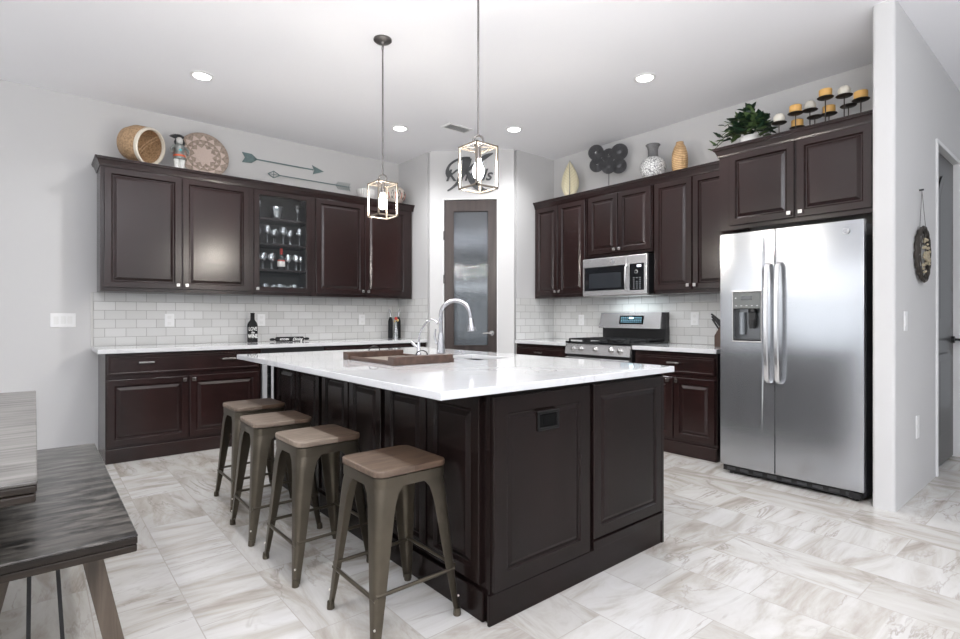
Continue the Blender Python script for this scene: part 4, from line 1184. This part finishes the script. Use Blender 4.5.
plate('wall_outlet', 'white outlet in the tile just right of the range', (X2-.008, 2.57, 1.150), R90)
plate('light_switch', 'single white light switch on the hall partition wall', (4.165, HY, 1.14), 0, .078, .125, 'switch')
plate('wall_outlet', 'low white outlet on the hall partition wall', (4.476, HY, .44), 0, .078, .15)

# ------------------------------------------------------------------ things on the counters
M_signblack = simple('matte_black_wood', (.010, .010, .011), .6, spec=.25)
M_paint = simple('white_lettering', (.78, .78, .76), .6)
bs = thing('bottle_shaped_sign', 'black bottle-shaped wooden sign lettered LOVE WINE on the counter', 'sign', (1.688, 5.60, .911), 0)
out = [(-.046, 0), (.046, 0), (.048, .01), (.048, .175), (.040, .198), (.022, .222), (.018, .235), (.018, .285), (.020, .298), (-.020, .298), (-.018, .285), (-.018, .235), (-.022, .222), (-.040, .198), (-.048, .175), (-.048, .01)]
MB().prism(out, -.010, .010, Matrix.Rotation(PI/2, 4, 'X')).build('board', M_signblack, bs, bev=.002)
text_mesh('lettering', 'LOVE', .050, M_paint, bs, (0, -.0108, .135), (PI/2, 0, 0), .0006, xs=.68, bold=.0012)
text_mesh('lettering', 'the', .030, M_paint, bs, (0, -.0108, .100), (PI/2, 0, 0), .0006, .3, xs=.8, bold=.0008)
text_mesh('lettering', 'WINE', .055, M_paint, bs, (0, -.0108, .062), (PI/2, 0, 0), .0006, xs=.65, bold=.0012)
rp_ = thing('rolling_pin', 'black rolling pin with white lettering lying on the back counter', 'rolling pin', (2.052, 5.56, .936), 0)
MB().lathe([(.0001, -.145), (.020, -.145), (.025, -.138), (.025, .138), (.020, .145), (.0001, .145)], axis=(1, 0, 0), seg=24).build('barrel', M_signblack, rp_, smooth=40)
for s in (-1, 1):
    MB().lathe([(.008, .1455), (.008, .158), (.013, .166), (.014, .185), (.010, .205), (.0001, .207)], axis=(s, 0, 0), seg=16).build('handle', M_signblack, rp_, smooth=50)
text_mesh('lettering', 'KITCHEN', .026, M_paint, rp_, (-.065, -.0258, .0), (PI/2, 0, 0), .0005, xs=.85, bold=.0006)
text_mesh('lettering', 'Dining', .042, M_paint, rp_, (.070, -.0258, -.002), (PI/2, 0, 0), .0005, .4, xs=.95, bold=.0006)
# pair of black bottles in a metal holder with red and gold stopper
for k, x in enumerate((3.282, 3.392)):
    b_t = thing('tall_black_bottle', ('left' if k == 0 else 'right') + '-hand of two tall black bottles with silver pourers', 'bottle', (x, 5.60, .911), 0, 'tall black bottles in the back corner')
    MB().lathe([(.0001, 0), (.026, 0), (.028, .004), (.028, .20), (.024, .225), (.013, .255), (.0001, .256)], seg=20).build('bottle_body', M_signblack, b_t, smooth=50)
    MB().tube([(0, 0, .250), (0, 0, .29), ((.008 if k else -.008), 0, .33), ((.018 if k else -.018), 0, .352)], [.012, .011, .009, .005]).build('pourer', M_chrome, b_t, smooth=50)
fgz = thing('glass_cruet', 'small clear cruet with red and yellow stopper between black bottles', 'cruet', (3.337, 5.565, .911))
MB().lathe([(.0001, 0), (.022, 0), (.024, .01), (.024, .09), (.018, .12), (.014, .18), (.016, .20), (.0001, .20)], seg=16).build('body', make_glass('cruet_glass', (.85, .88, .9), .3, .1), fgz, smooth=50)
MB().sphere((0, 0, .238), .020, 14, 8).build('red_stopper', simple('red_paint', (.55, .05, .04), .4), fgz, smooth=60)
MB().sphere((.020, -.004, .218), .017, 14, 8).sphere((-.022, -.004, .205), .012, 12, 8).build('yellow_bow', simple('straw_yellow', (.72, .55, .25), .6), fgz, smooth=60)
# knife block beside the refrigerator
kb = thing('knife_block', 'dark knife block with black handles half hidden by the refrigerator', 'knife block', (4.50, 2.150, .909), 0)
MB().prism([(-.05, 0), (.05, 0), (.05, .10), (-.01, .20), (-.06, .16)], -.05, .05, Matrix.Rotation(0, 4, 'Z') @ Matrix(((0,0,1,0),(1,0,0,0),(0,1,0,0),(0,0,0,1)))).build('block', M_tray, kb, bev=.004)
for k in range(5):
    z_ = .165+.022*(k % 3); y_ = -.005+.0*k; xx_ = -.032+.016*k
    MB().tube([(xx_, .018-.014*(k % 3), z_-.01), (xx_, .075+.012*(k % 3), z_+.075)], .0085, 8).build('knife_handle', M_black, kb, smooth=50)

# ------------------------------------------------------------------ things on the back-wall cabinets
TZ = 2.501
# woven bowl lying on its side
bk_t = thing('woven_basket', 'round straw basket with cream rim lying on its side', 'basket', (.745, 5.500, TZ+.176))
ax = Vector((.62, -.74, -.22)).normalized()
MB().lathe([(.0001, -.20), (.080, -.196), (.138, -.155), (.166, -.075), (.166, .0), (.155, .045), (.147, .045), (.156, .0), (.157, -.070), (.130, -.145), (.075, -.184), (.0001, -.188)], axis=ax, seg=40).build('bowl', M_straw, bk_t, smooth=60)
MB().lathe([(.143, .040), (.160, .036), (.167, .050), (.161, .066), (.147, .068), (.141, .054)], axis=ax, seg=40, close=True).build('rim', M_cream, bk_t, smooth=60)
lp = Vector((0, 0, 1)).rotation_difference(ax)
for s in (-.012, .012):
    pts = [lp @ Vector((s+.06*math.sin(PI*k/12)*0, .142*math.cos(PI*k/12), .050-.05*math.sin(PI*k/12))) for k in range(13)]
    MB().tube(pts, .0035, 6).build('folded_handle', M_straw, bk_t, smooth=60)
# large coiled platter with star design leaning on the wall
pt = thing('star_pattern_platter', 'large round coiled basket platter with pale star design', 'platter', (1.245, 5.625, TZ+.218), 0)
pt.rotation_euler = (math.radians(-9), 0, 0)
MB().lathe([(.0001, .008), (.12, .006), (.19, -.004), (.215, -.018), (.222, -.016), (.222, -.010), (.195, .010), (.12, .018), (.0001, .020)], axis=(0, 1, 0), seg=56).build('disc', M_taupe, pt, smooth=60)
def star_tri(mb, a, r0, r1, hw):
    dz = lambda r: .0065 if r < .13 else .0065-(r-.13)*.16
    pts = [(r0, -hw), (r0+.0, hw), (r1, 0)]
    P_ = []
    for r, w in pts:
        x = r*math.cos(a)-w*math.sin(a); z = r*math.sin(a)+w*math.cos(a); rr = math.hypot(x, z)
        P_.append((x, z, rr))
    vs = [(x, dz(rr)-.004, z) for x, z, rr in P_]+[(x, dz(rr)+.002, z) for x, z, rr in P_]
    mb.add(vs, [(0,1,2),(3,5,4),(0,3,4,1),(1,4,5,2),(2,5,3,0)])
pm = MB()
for k in range(10):
    a = 2*PI*k/10+.2
    star_tri(pm, a, .060, .112, .030)
pm.lathe([(.0001, 0), (.074, 0), (.074, .004), (.0001, .004)], (0, .0035, 0), 32, (0, -1, 0))
for k in range(14):
    a = 2*PI*k/14+.2
    star_tri(pm, a, .155, .200, .034); star_tri(pm, a+PI/14, .118, .142, .018)
pm.build('star_design', M_pinkcream, pt)
# small figurine
fg_t = thing('feathered_figurine', 'small black and white figurine with dark headdress beside the platter', 'figurine', (1.015, 5.50, TZ))
M_fw = simple('figurine_white', (.62, .62, .60), .5, noise=.35, nscale=70); M_fb = simple('figurine_black', (.02, .022, .024), .4); M_fs = simple('figurine_silver', (.30, .32, .31), .35, metal=.7, noise=.6, nscale=80)
MB().lathe([(.0001, 0), (.045, 0), (.048, .008), (.046, .012), (.0001, .012)], seg=20).build('base', M_fw, fg_t, smooth=40)
MB().lathe([(.020, .012), (.024, .03), (.022, .07), (.028, .10), (.024, .11)], (-.022, 0, 0), 12).lathe([(.020, .012), (.024, .03), (.022, .07), (.028, .10), (.024, .11)], (.022, 0, 0), 12).build('boots', M_fw, fg_t, smooth=50)
MB().lathe([(.040, .105), (.052, .11), (.044, .15), (.036, .165), (.042, .20), (.046, .225), (.030, .245), (.0001, .25)], seg=18).build('torso', M_fs, fg_t, smooth=50)
MB().lathe([(.048, .128), (.052, .132), (.050, .145), (.045, .146)], seg=18, close=True).build('sash', simple('orange_sash', (.62, .12, .05), .5), fg_t, smooth=50)
MB().sphere((0, -.044, .185), .012, 10, 8).build('pendant', simple('turquoise', (.15, .5, .55), .3), fg_t, smooth=60)
for s in (-1, 1):
    MB().tube([(s*.042, 0, .225), (s*.068, -.01, .195), (s*.066, -.03, .160), (s*.058, -.038, .150)], [.014, .013, .011, .012]).build('arm', M_fs, fg_t, smooth=60)
MB().lathe([(.0001, .245), (.022, .25), (.030, .272), (.027, .295), (.014, .308), (.0001, .31)], seg=16).build('head', M_fw, fg_t, smooth=60)
hm = MB()
for k in range(9):
    a = -1.1+2.2*k/8
    b0 = Vector((math.sin(a)*.022, .008, .295+.004*math.cos(a))); d_ = Vector((math.sin(a)*.7-.35, .25, math.cos(a)*.6+.2)).normalized()
    hm.tube([b0, b0+d_*.03, b0+d_*.062+Vector((-.006, 0, -.008))], [.006, .010, .002], 6)
for s in (-1, 1): hm.tube([(s*.026, 0, .29), (s*.036, -.004, .262), (s*.034, -.01, .235)], [.009, .011, .005], 6)
hm.build('feather_headdress', M_fb, fg_t, smooth=60)
# wall arrows
def arrow_xf(x0, z0, x1, z1):
    a = math.atan2(z1-z0, x1-x0); L = math.hypot(x1-x0, z1-z0)
    return a, L
a, L = arrow_xf(1.621, 2.803, 2.494, 2.797)
ar = thing('metal_wall_arrow', 'larger teal-grey metal arrow with solid fletching, upper on the wall', 'wall arrow', (1.621, Y1-.012, 2.803), 0, 'metal arrows on the back wall')
XZ = Matrix(((1,0,0,0),(0,0,1,0),(0,1,0,0),(0,0,0,1)))
MB().box(.12, L-.12, -.004, .004, -.006, .006).build('shaft', M_teal, ar)
MB().prism([(0, .050), (.030, 0), (0, -.052), (.095, -.046), (.155, 0), (.095, .046)], -.004, .004, XZ).build('fletching', M_teal, ar)
MB().prism([(L-.135, .048), (L, 0), (L-.125, -.050), (L-.110, 0)], -.004, .004, XZ).build('arrowhead', M_teal, ar)
ar = thing('metal_wall_arrow', 'thinner grey metal arrow with open diamond tip, lower on the wall', 'wall arrow', (1.880, Y1-.012, 2.677), math.radians(0), 'metal arrows on the back wall')
L = .94
MB().box(.12, L-.06, -.0035, .0035, -.0045, .0045).build('shaft', M_teal, ar)
dm = MB()
dd = [(0, 0), (.060, .036), (.125, 0), (.060, -.036)]
for k in range(4):
    (xa, za), (xb, zb2) = dd[k], dd[(k+1) % 4]
    dm.tube([(xa, 0, za), (xb, 0, zb2)], .0045, 6)
dm.tube([(.060, 0, .036), (.060, 0, -.036)], .003, 6).tube([(0, 0, 0), (.125, 0, 0)], .003, 6)
dm.build('diamond_tip', M_teal, ar)
fl = MB()
for k in range(7):
    x_ = L-.175+.024*k
    for s in (-1, 1): fl.tube([(x_, 0, 0), (x_+.028, 0, s*.044)], .0036, 6)
fl.tube([(L-.175, 0, 0), (L+.0, 0, 0)], .004, 6)
fl.build('slatted_fletching', M_teal, ar)
# ribbed dish and painted pot
rb = MB(); seg = 48
vs = []; fs = []
prof = [(.06, 0), (.075, .012), (.098, .06), (.105, .115), (.101, .115), (.094, .06), (.070, .018), (.0001, .012)]
for r, z in prof:
    for k in range(seg):
        rr = r*(1+(.035 if k % 2 else -.035)) if r > .01 else r
        aa = 2*PI*k/seg; vs.append((rr*math.cos(aa), rr*math.sin(aa), z))
for i in range(len(prof)-1):
    for k in range(seg):
        k2 = (k+1) % seg; fs.append((i*seg+k, i*seg+k2, (i+1)*seg+k2, (i+1)*seg+k))
fs.append(tuple(range(seg)))
o = rb.add(vs, fs).build('ribbed_bowl', simple('pale_ribbed_glaze', (.58, .57, .56), .3), loc=(2.90, 5.50, TZ)); tag(o, 'pale ribbed bowl on the back cabinets partly behind a lantern', 'bowl')
o.modifiers.new('thick', 'SOLIDIFY').thickness = .002
pp = thing('painted_pot', 'round cream pot painted with black and red marks near the corner', 'pot', (3.285, 5.52, TZ))
def potp(s=1.0): return [(.0001, 0), (.055*s, 0), (.098*s, .035), (.130*s, .095), (.132*s, .135), (.115*s, .180), (.075*s, .212), (.045*s, .222)]
MB().lathe(potp()+[(.040, .218), (.070, .205), (.0001, .10)], seg=36).build('pot_body', simple('cream_clay', (.62, .56, .50), .5, noise=.12, nscale=30), pp, smooth=60)
def on_pot(mb, ang, z, pts, w):
    """painted stroke laid on the pot surface"""
    P_ = []
    pf = potp()
    for (da, dz_) in pts:
        zz = z+dz_
        for (r0, z0_), (r1, z1_) in zip(pf, pf[1:]):
            if z0_ <= zz <= z1_: r = r0+(r1-r0)*(zz-z0_)/(z1_-z0_); break
        aa = ang+da; P_.append((r*1.004*math.cos(aa), r*1.004*math.sin(aa), zz))
    mb.tube(P_, w, 6)
bk_, rd_ = MB(), MB()
for k in range(5):
    a0 = -PI/2-1.3+.62*k
    on_pot(bk_, a0, .10, [(-.10, -.03), (-.06, .02), (0, .05), (.08, .055), (.12, .03), (.07, .01), (.02, -.03)], .005)
    on_pot(bk_, a0, .06, [(-.12, 0), (-.04, .015), (.06, -.005)], .005)
    on_pot(rd_, a0+.28, .09, [(-.03, .04), (0, .0), (.03, -.03)], .006)
bk_.build('black_figures', M_fb, pp); rd_.build('red_marks', simple('clay_red', (.45, .14, .10), .6), pp)

# ------------------------------------------------------------------ things on the range-wall cabinets
TZR = 2.498
lfp = thing('leaf_sculpture', 'upright cream leaf with dark midrib on the range-wall cabinets', 'leaf ornament', (4.63, 3.957, TZR), -PI/3)
lw = MB(); outl = []
hh = .435
for k in range(25):
    u = k/24; wv = .100*(math.sin(PI*u**.80))**.9 if 0 < u < 1 else 0
    outl.append((wv, u*hh))
poly = [(w_, z_) for w_, z_ in outl]+[(-w_, z_) for w_, z_ in reversed(outl[1:-1])]
vs = []; fs = []
m_ = 25
for (w_, z_) in outl:
    for s in (-1, -.5, 0, .5, 1):
        vs.append((w_*s, .018*(abs(s)**1.5)+.02*math.sin(z_*8), z_+.0))
for i in range(m_-1):
    for j in range(4): fs.append((i*5+j, i*5+j+1, (i+1)*5+j+1, (i+1)*5+j))
lo = MB().add(vs, fs).build('leaf_blade', simple('cream_leaf_enamel', (.74, .68, .48), .45), lfp, smooth=60)
lo.modifiers.new('thick', 'SOLIDIFY').thickness = .005
mr = MB().tube([(0, -.004+.02*math.sin(z_*8), z_) for z_ in [hh*k/12 for k in range(13)]], [.0055-.0003*k for k in range(13)], 6)
mr.build('midrib', M_pewter, lfp, smooth=60)
vn = MB()
for k in range(2, 11):
    z_ = hh*k/13; wv = .072*(math.sin(PI*(k/13)**.82))**.85
    for s in (-1, 1): vn.tube([(0, -.003+.02*math.sin(z_*8), z_), (s*wv, .008+.02*math.sin((z_+.04)*8), z_+.055)], .0018, 5)
vn.build('veins', simple('gold_vein', (.50, .42, .22), .5), lfp)
ds = thing('disc_sculpture', 'cluster of six dark grey ridged metal discs on a thin stand', 'sculpture', (4.64, 3.430, TZR), -PI/3)
for (y, z, r, dy, c) in ((3.602, 2.912, .082, -.012, 1), (3.431, 2.875, .072, .006, 1), (3.285, 2.892, .088, -.014, 0), (3.592, 2.785, .078, .004, 1), (3.430, 2.752, .076, -.006, 0), (3.293, 2.752, .080, .004, 0)):
    pr = [(.0001, -.002)] + ([(.012, -.002), (.013, .004)] if True else [])
    for q in range(5):
        rr = r*(.25+.15*q); pr += [(rr, .002), (rr+r*.06, .013), (rr+r*.12, .002)]
    pr += [(r, .004), (r, -.004), (.0001, -.006)]
    dsk = MB().lathe(pr, ((3.430-y)*.76, dy, z-TZR), 30, (0, -1, 0)).build('disc', M_disc, ds, smooth=50)
    if c: MB().sphere(((3.430-y)*.76, dy-.004, z-TZR), .011, 10, 6).build('centre_boss', M_nickel, dsk, smooth=60)
MB().cyl((0, .016, .004), (0, .016, .44), .004, seg=8).tube([(-.11, .016, .36), (0, .016, .33), (.09, .016, .34)], .004, 6).build('stand_rod', M_disc, ds)
MB().box(-.05, .05, -.03, .05, 0, .008).build('stand_base', M_disc, ds, bev=.002)
vz = thing('patterned_vase', 'white vase with dark scroll pattern and grey flared neck', 'vase', (4.63, 2.900, TZR))
M_scroll, nt, p = mat('white_scroll_glaze')
tc = N(nt, 'ShaderNodeTexCoord'); vo = N(nt, 'ShaderNodeTexVoronoi', feature='DISTANCE_TO_EDGE'); vo.inputs['Scale'].default_value = 42
nd = N(nt, 'ShaderNodeTexNoise'); nd.inputs['Scale'].default_value = 18; nt.links.new(tc.outputs['Object'], nd.inputs['Vector'])
nt.links.new(vmath(nt, 'ADD', tc.outputs['Object'], vmath(nt, 'MULTIPLY', nd.outputs['Color'], (.06, .06, .06))), vo.inputs['Vector'])
rr_ = ramp(nt, vo.outputs['Distance'], [(.0, (.20, .20, .21)), (.055, (.24, .24, .25)), (.10, (.80, .80, .79))]); nt.links.new(rr_.outputs[0], p.inputs['Base Color']); p.inputs['Roughness'].default_value = .4
MB().lathe([(.0001, 0), (.068, 0), (.104, .045), (.124, .115), (.118, .165), (.090, .205), (.056, .225), (.0001, .226)], seg=36).build('vase_body', M_scroll, vz, smooth=60)
MB().lathe([(.055, .225), (.048, .245), (.047, .295), (.056, .328), (.070, .347), (.067, .351), (.050, .335), (.040, .30), (.0001, .26)], seg=32).build('vase_neck', simple('speckled_grey_glaze', (.15, .15, .155), .5, noise=.6, nscale=90), vz, smooth=60)
gv = thing('woven_gold_vase', 'slim honey-coloured woven vase beside the patterned vase', 'vase', (4.63, 2.618, TZR))
M_gold, nt, p = mat('honey_weave')
tc = N(nt, 'ShaderNodeTexCoord'); w1 = N(nt, 'ShaderNodeTexWave', bands_direction='Z'); w1.inputs['Scale'].default_value = 19; w1.inputs['Distortion'].default_value = 1.2; w1.inputs['Detail Scale'].default_value = 6
nt.links.new(tc.outputs['Object'], w1.inputs['Vector'])
rr_ = ramp(nt, w1.outputs['Fac'], [(.05, (.40, .22, .09)), (.5, (.60, .38, .19)), (.9, (.70, .48, .26))]); nt.links.new(rr_.outputs[0], p.inputs['Base Color']); p.inputs['Roughness'].default_value = .45
bb = N(nt, 'ShaderNodeBump'); bb.inputs['Distance'].default_value = .003; nt.links.new(w1.outputs['Fac'], bb.inputs['Height']); nt.links.new(bb.outputs['Normal'], p.inputs['Normal'])
MB().lathe([(.0001, 0), (.054, 0), (.070, .06), (.073, .14), (.069, .20), (.053, .255), (.035, .285), (.033, .305), (.029, .305), (.029, .28), (.0001, .25)], seg=32).build('vase_body', M_gold, gv, smooth=60)

# ------------------------------------------------------------------ on the over-fridge cabinet
TZF = 2.516
iv = thing('trailing_ivy_plant', 'bushy green trailing ivy in a white pot above the refrigerator', 'plant', (4.42, 1.885, TZF))
MB().lathe([(.0001, 0), (.055, 0), (.075, .09), (.080, .10), (.074, .10), (.068, .088), (.0001, .085)], seg=24).build('pot', simple('white_pot', (.72, .72, .70), .4), iv, smooth=50)
rl = random.Random(11)
fo = {0: MB(), 1: MB()}
vine = MB()
def leaf(mb, p, d, up, s):
    d = d.normalized(); sd = d.cross(up)
    if sd.length < .1: sd = d.cross(Vector((1, 0, 0)))
    sd.normalize(); n_ = sd.cross(d)
    sh = [(0, 0, 0), (-.10, .34, .05), (.18, .50, .03), (.42, .30, .02), (.62, .30, 0), (1.0, 0, -.10), (.62, -.30, 0), (.42, -.30, .02), (.18, -.50, .03), (-.10, -.34, .05), (.40, 0, -.06)]
    vs = [p+(d*a+sd*b+n_*c)*s for a, b, c in sh]
    mb.add(vs, [(i, i+1, 10) for i in range(9)]+[(9, 0, 10)])
for k in range(190):
    # crown of leaves, denser on the right-hand mound
    if k < 175:
        u = rl.uniform(0, 2*PI); v = rl.random()**.5
        cx, cy, cz = -.02, .0, .17
        dirv = Vector((math.cos(u)*v, math.sin(u)*v, (1-v*v)**.5*rl.uniform(.3, 1)))
        p_ = Vector((cx, cy, .10)) + Vector((dirv.x*.13, dirv.y*.15, dirv.z*.24)) * rl.uniform(.75, 1.05)
        leaf(fo[rl.random() < .3], p_, dirv+Vector((rl.uniform(-.6, .6), rl.uniform(-.6, .6), rl.uniform(-.7, .3))), Vector((0, 0, 1)), rl.uniform(.050, .085))
for k, (y1, z1, n_l) in enumerate(((.27, .02, 6), (.21, .12, 5), (.17, .20, 5), (.25, .06, 4), (-.11, .05, 4), (-.12, .12, 3))):
    pts = [Vector((-.02-.02*k % .05, 0, .11)), Vector((-.06, y1*.45, .17+z1*.5)), Vector((-.09, y1, z1+.01))]
    cv = [pts[0]*(1-t)**2+pts[1]*2*t*(1-t)+pts[2]*t*t for t in [i/8 for i in range(9)]]
    vine.tube(cv, .0028, 6)
    for j in range(n_l):
        t = .3+.7*j/(n_l-1); p_ = pts[0]*(1-t)**2+pts[1]*2*t*(1-t)+pts[2]*t*t
        leaf(fo[j % 2], p_+Vector((0, 0, .008)), Vector((rl.uniform(-.6, .2), (1 if y1 > 0 else -1)*rl.uniform(.2, 1), rl.uniform(-.1, .8))), Vector((0, 0, 1)), rl.uniform(.045, .068))
M_leafd = simple('deep_green_leaf', (.014, .036, .018), .4, noise=.5, nscale=25); M_leafl = simple('light_green_leaf', (.085, .14, .05), .45, noise=.4, nscale=25)
for i_, m_ in ((0, M_leafd), (1, M_leafl)): fo[i_].build('leaves', m_, iv)
vine.build('vines', simple('vine_stem', (.07, .09, .03), .6), iv, smooth=60)

ch = thing('candle_stand', 'long dark iron stand carrying ten small plates for candles', 'candle holder', (4.43, 1.385, TZF))
M_ci = simple('dark_bronze_iron', (.055, .045, .038), .5, metal=.5)
PL = [(4.34, 1.642, 2.640, 'w'), (4.36, 1.535, 2.687, 'y'), (4.50, 1.485, 2.730, 'w'), (4.50, 1.572, 2.622, 'y'), (4.50, 1.452, 2.670, ''), (4.36, 1.339, 2.712+.03, 'y'), (4.52, 1.365, 2.672, 'y'), (4.42, 1.240, 2.740, 'w'), (4.55, 1.250, 2.705, ''), (4.36, 1.125, 2.660, 'y')]
stn = MB().box(-.012, .012, -.30, .26, .0, .010).tube([(0, .26, .006), (-.02, .30, .020), (-.01, .33, .010)], .005, 6).box(-.07, .07, -.22, -.20, 0, .008).box(-.07, .07, .18, .20, 0, .008)
for (x, y, z, c) in PL:
    lx_, ly_, lz_ = x-4.43, y-1.385, z-TZF
    stn.tube([(0, ly_*.8, .008), (lx_*.6, ly_*.9, .018), (lx_, ly_, .05), (lx_, ly_, lz_-.004)], .004, 6)
stn.build('frame', M_ci, ch, smooth=60)
for (x, y, z, c) in PL:
    MB().lathe([(.0001, -.004), (.047, -.003), (.053, .002), (.052, .004), (.050, .001), (.0001, .0005)], (x-4.43, y-1.385, z-TZF), 22).build('plate', M_ci, ch, smooth=50)
M_yc = simple('honey_wax', (.72, .42, .13), .5, noise=.12, nscale=30); M_wc = simple('white_wax', (.78, .75, .66), .5)
nms = {0: 'on the lowest plate nearest the ivy', 1: 'on the second-tallest plate near the ivy', 2: 'on the plate between two yellow candles', 3: 'low behind the front plates by the ivy',
       5: 'standing highest of all on the stand', 6: 'in the back row under the tallest candle', 7: 'right beside the tallest yellow candle', 9: 'at the partition-wall end of the stand'}
for i, (x, y, z, c) in enumerate(PL):
    if not c: continue
    t = thing('pillar_candle' if c == 'y' else 'round_candle', ('squat yellow pillar candle ' if c == 'y' else 'white ball candle ') + nms[i], 'candle', (x, y, z+.0012), 0, 'yellow pillar candles' if c == 'y' else 'white ball candles')
    if c == 'y': MB().lathe([(.0001, 0), (.040, 0), (.041, .003), (.041, .055), (.037, .058), (.030, .055), (.0001, .053)], seg=24).build('wax', M_yc, t, smooth=50); wz = .055
    else: MB().lathe([(.0001, 0), (.024, .0), (.036, .014), (.040, .034), (.036, .053), (.022, .067), (.0001, .072)], seg=22).build('wax', M_wc, t, smooth=60); wz = .071
    MB().cyl((0, 0, wz-.003), (.001, 0, wz+.008), .0012, seg=6).build('wick', M_black, t)

# hanging wall ornament in the hall
hg = thing('hanging_wall_ornament', 'oval beaded twig wreath hanging by a cord on the hall wall', 'wall hanging', (4.550, HY-.018, 1.585))
rg_ = MB()
for q in range(3):
    pts = []
    for k in range(40):
        a = 2*PI*k/40; r = 1+.06*math.sin(7*a+q*2.1)
        pts.append((.172*r*math.cos(a), .007*math.sin(5*a+q*2), .172*r*math.sin(a)))
    rg_.tube(pts, .009, 6, True)
rg_.build('twig_ring', simple('dark_twig', (.035, .028, .022), .6), hg, smooth=60)
wb = MB(); bd_ = MB(); rl = random.Random(5)
for k in range(9):
    a = 2*PI*k/9+.3; b2 = a+2.3
    wb.tube([(.165*math.cos(a), 0, .165*math.sin(a)), (.165*math.cos(b2), 0, .165*math.sin(b2))], .0028, 5)
for k in range(34):
    a = rl.uniform(0, 2*PI); r = rl.uniform(.01, .12)
    bd_.sphere((r*math.cos(a)+.03, -.008, r*math.sin(a)-.01), rl.uniform(.007, .013), 8, 6)
wb.build('web', simple('dark_twine', (.06, .05, .04), .6), hg); bd_.build('beads', simple('bone_beads', (.42, .36, .25), .4), hg, smooth=60)
MB().tube([(-.095, 0, .145), (-.010, .004, .425)], .002, 5).tube([(.095, 0, .145), (-.010, .004, .425)], .002, 5).build('cord', M_pewter, hg)
MB().cyl((-.010, .018, .43), (-.010, -.006, .43), .006, seg=8).build('nail', M_black, hg)
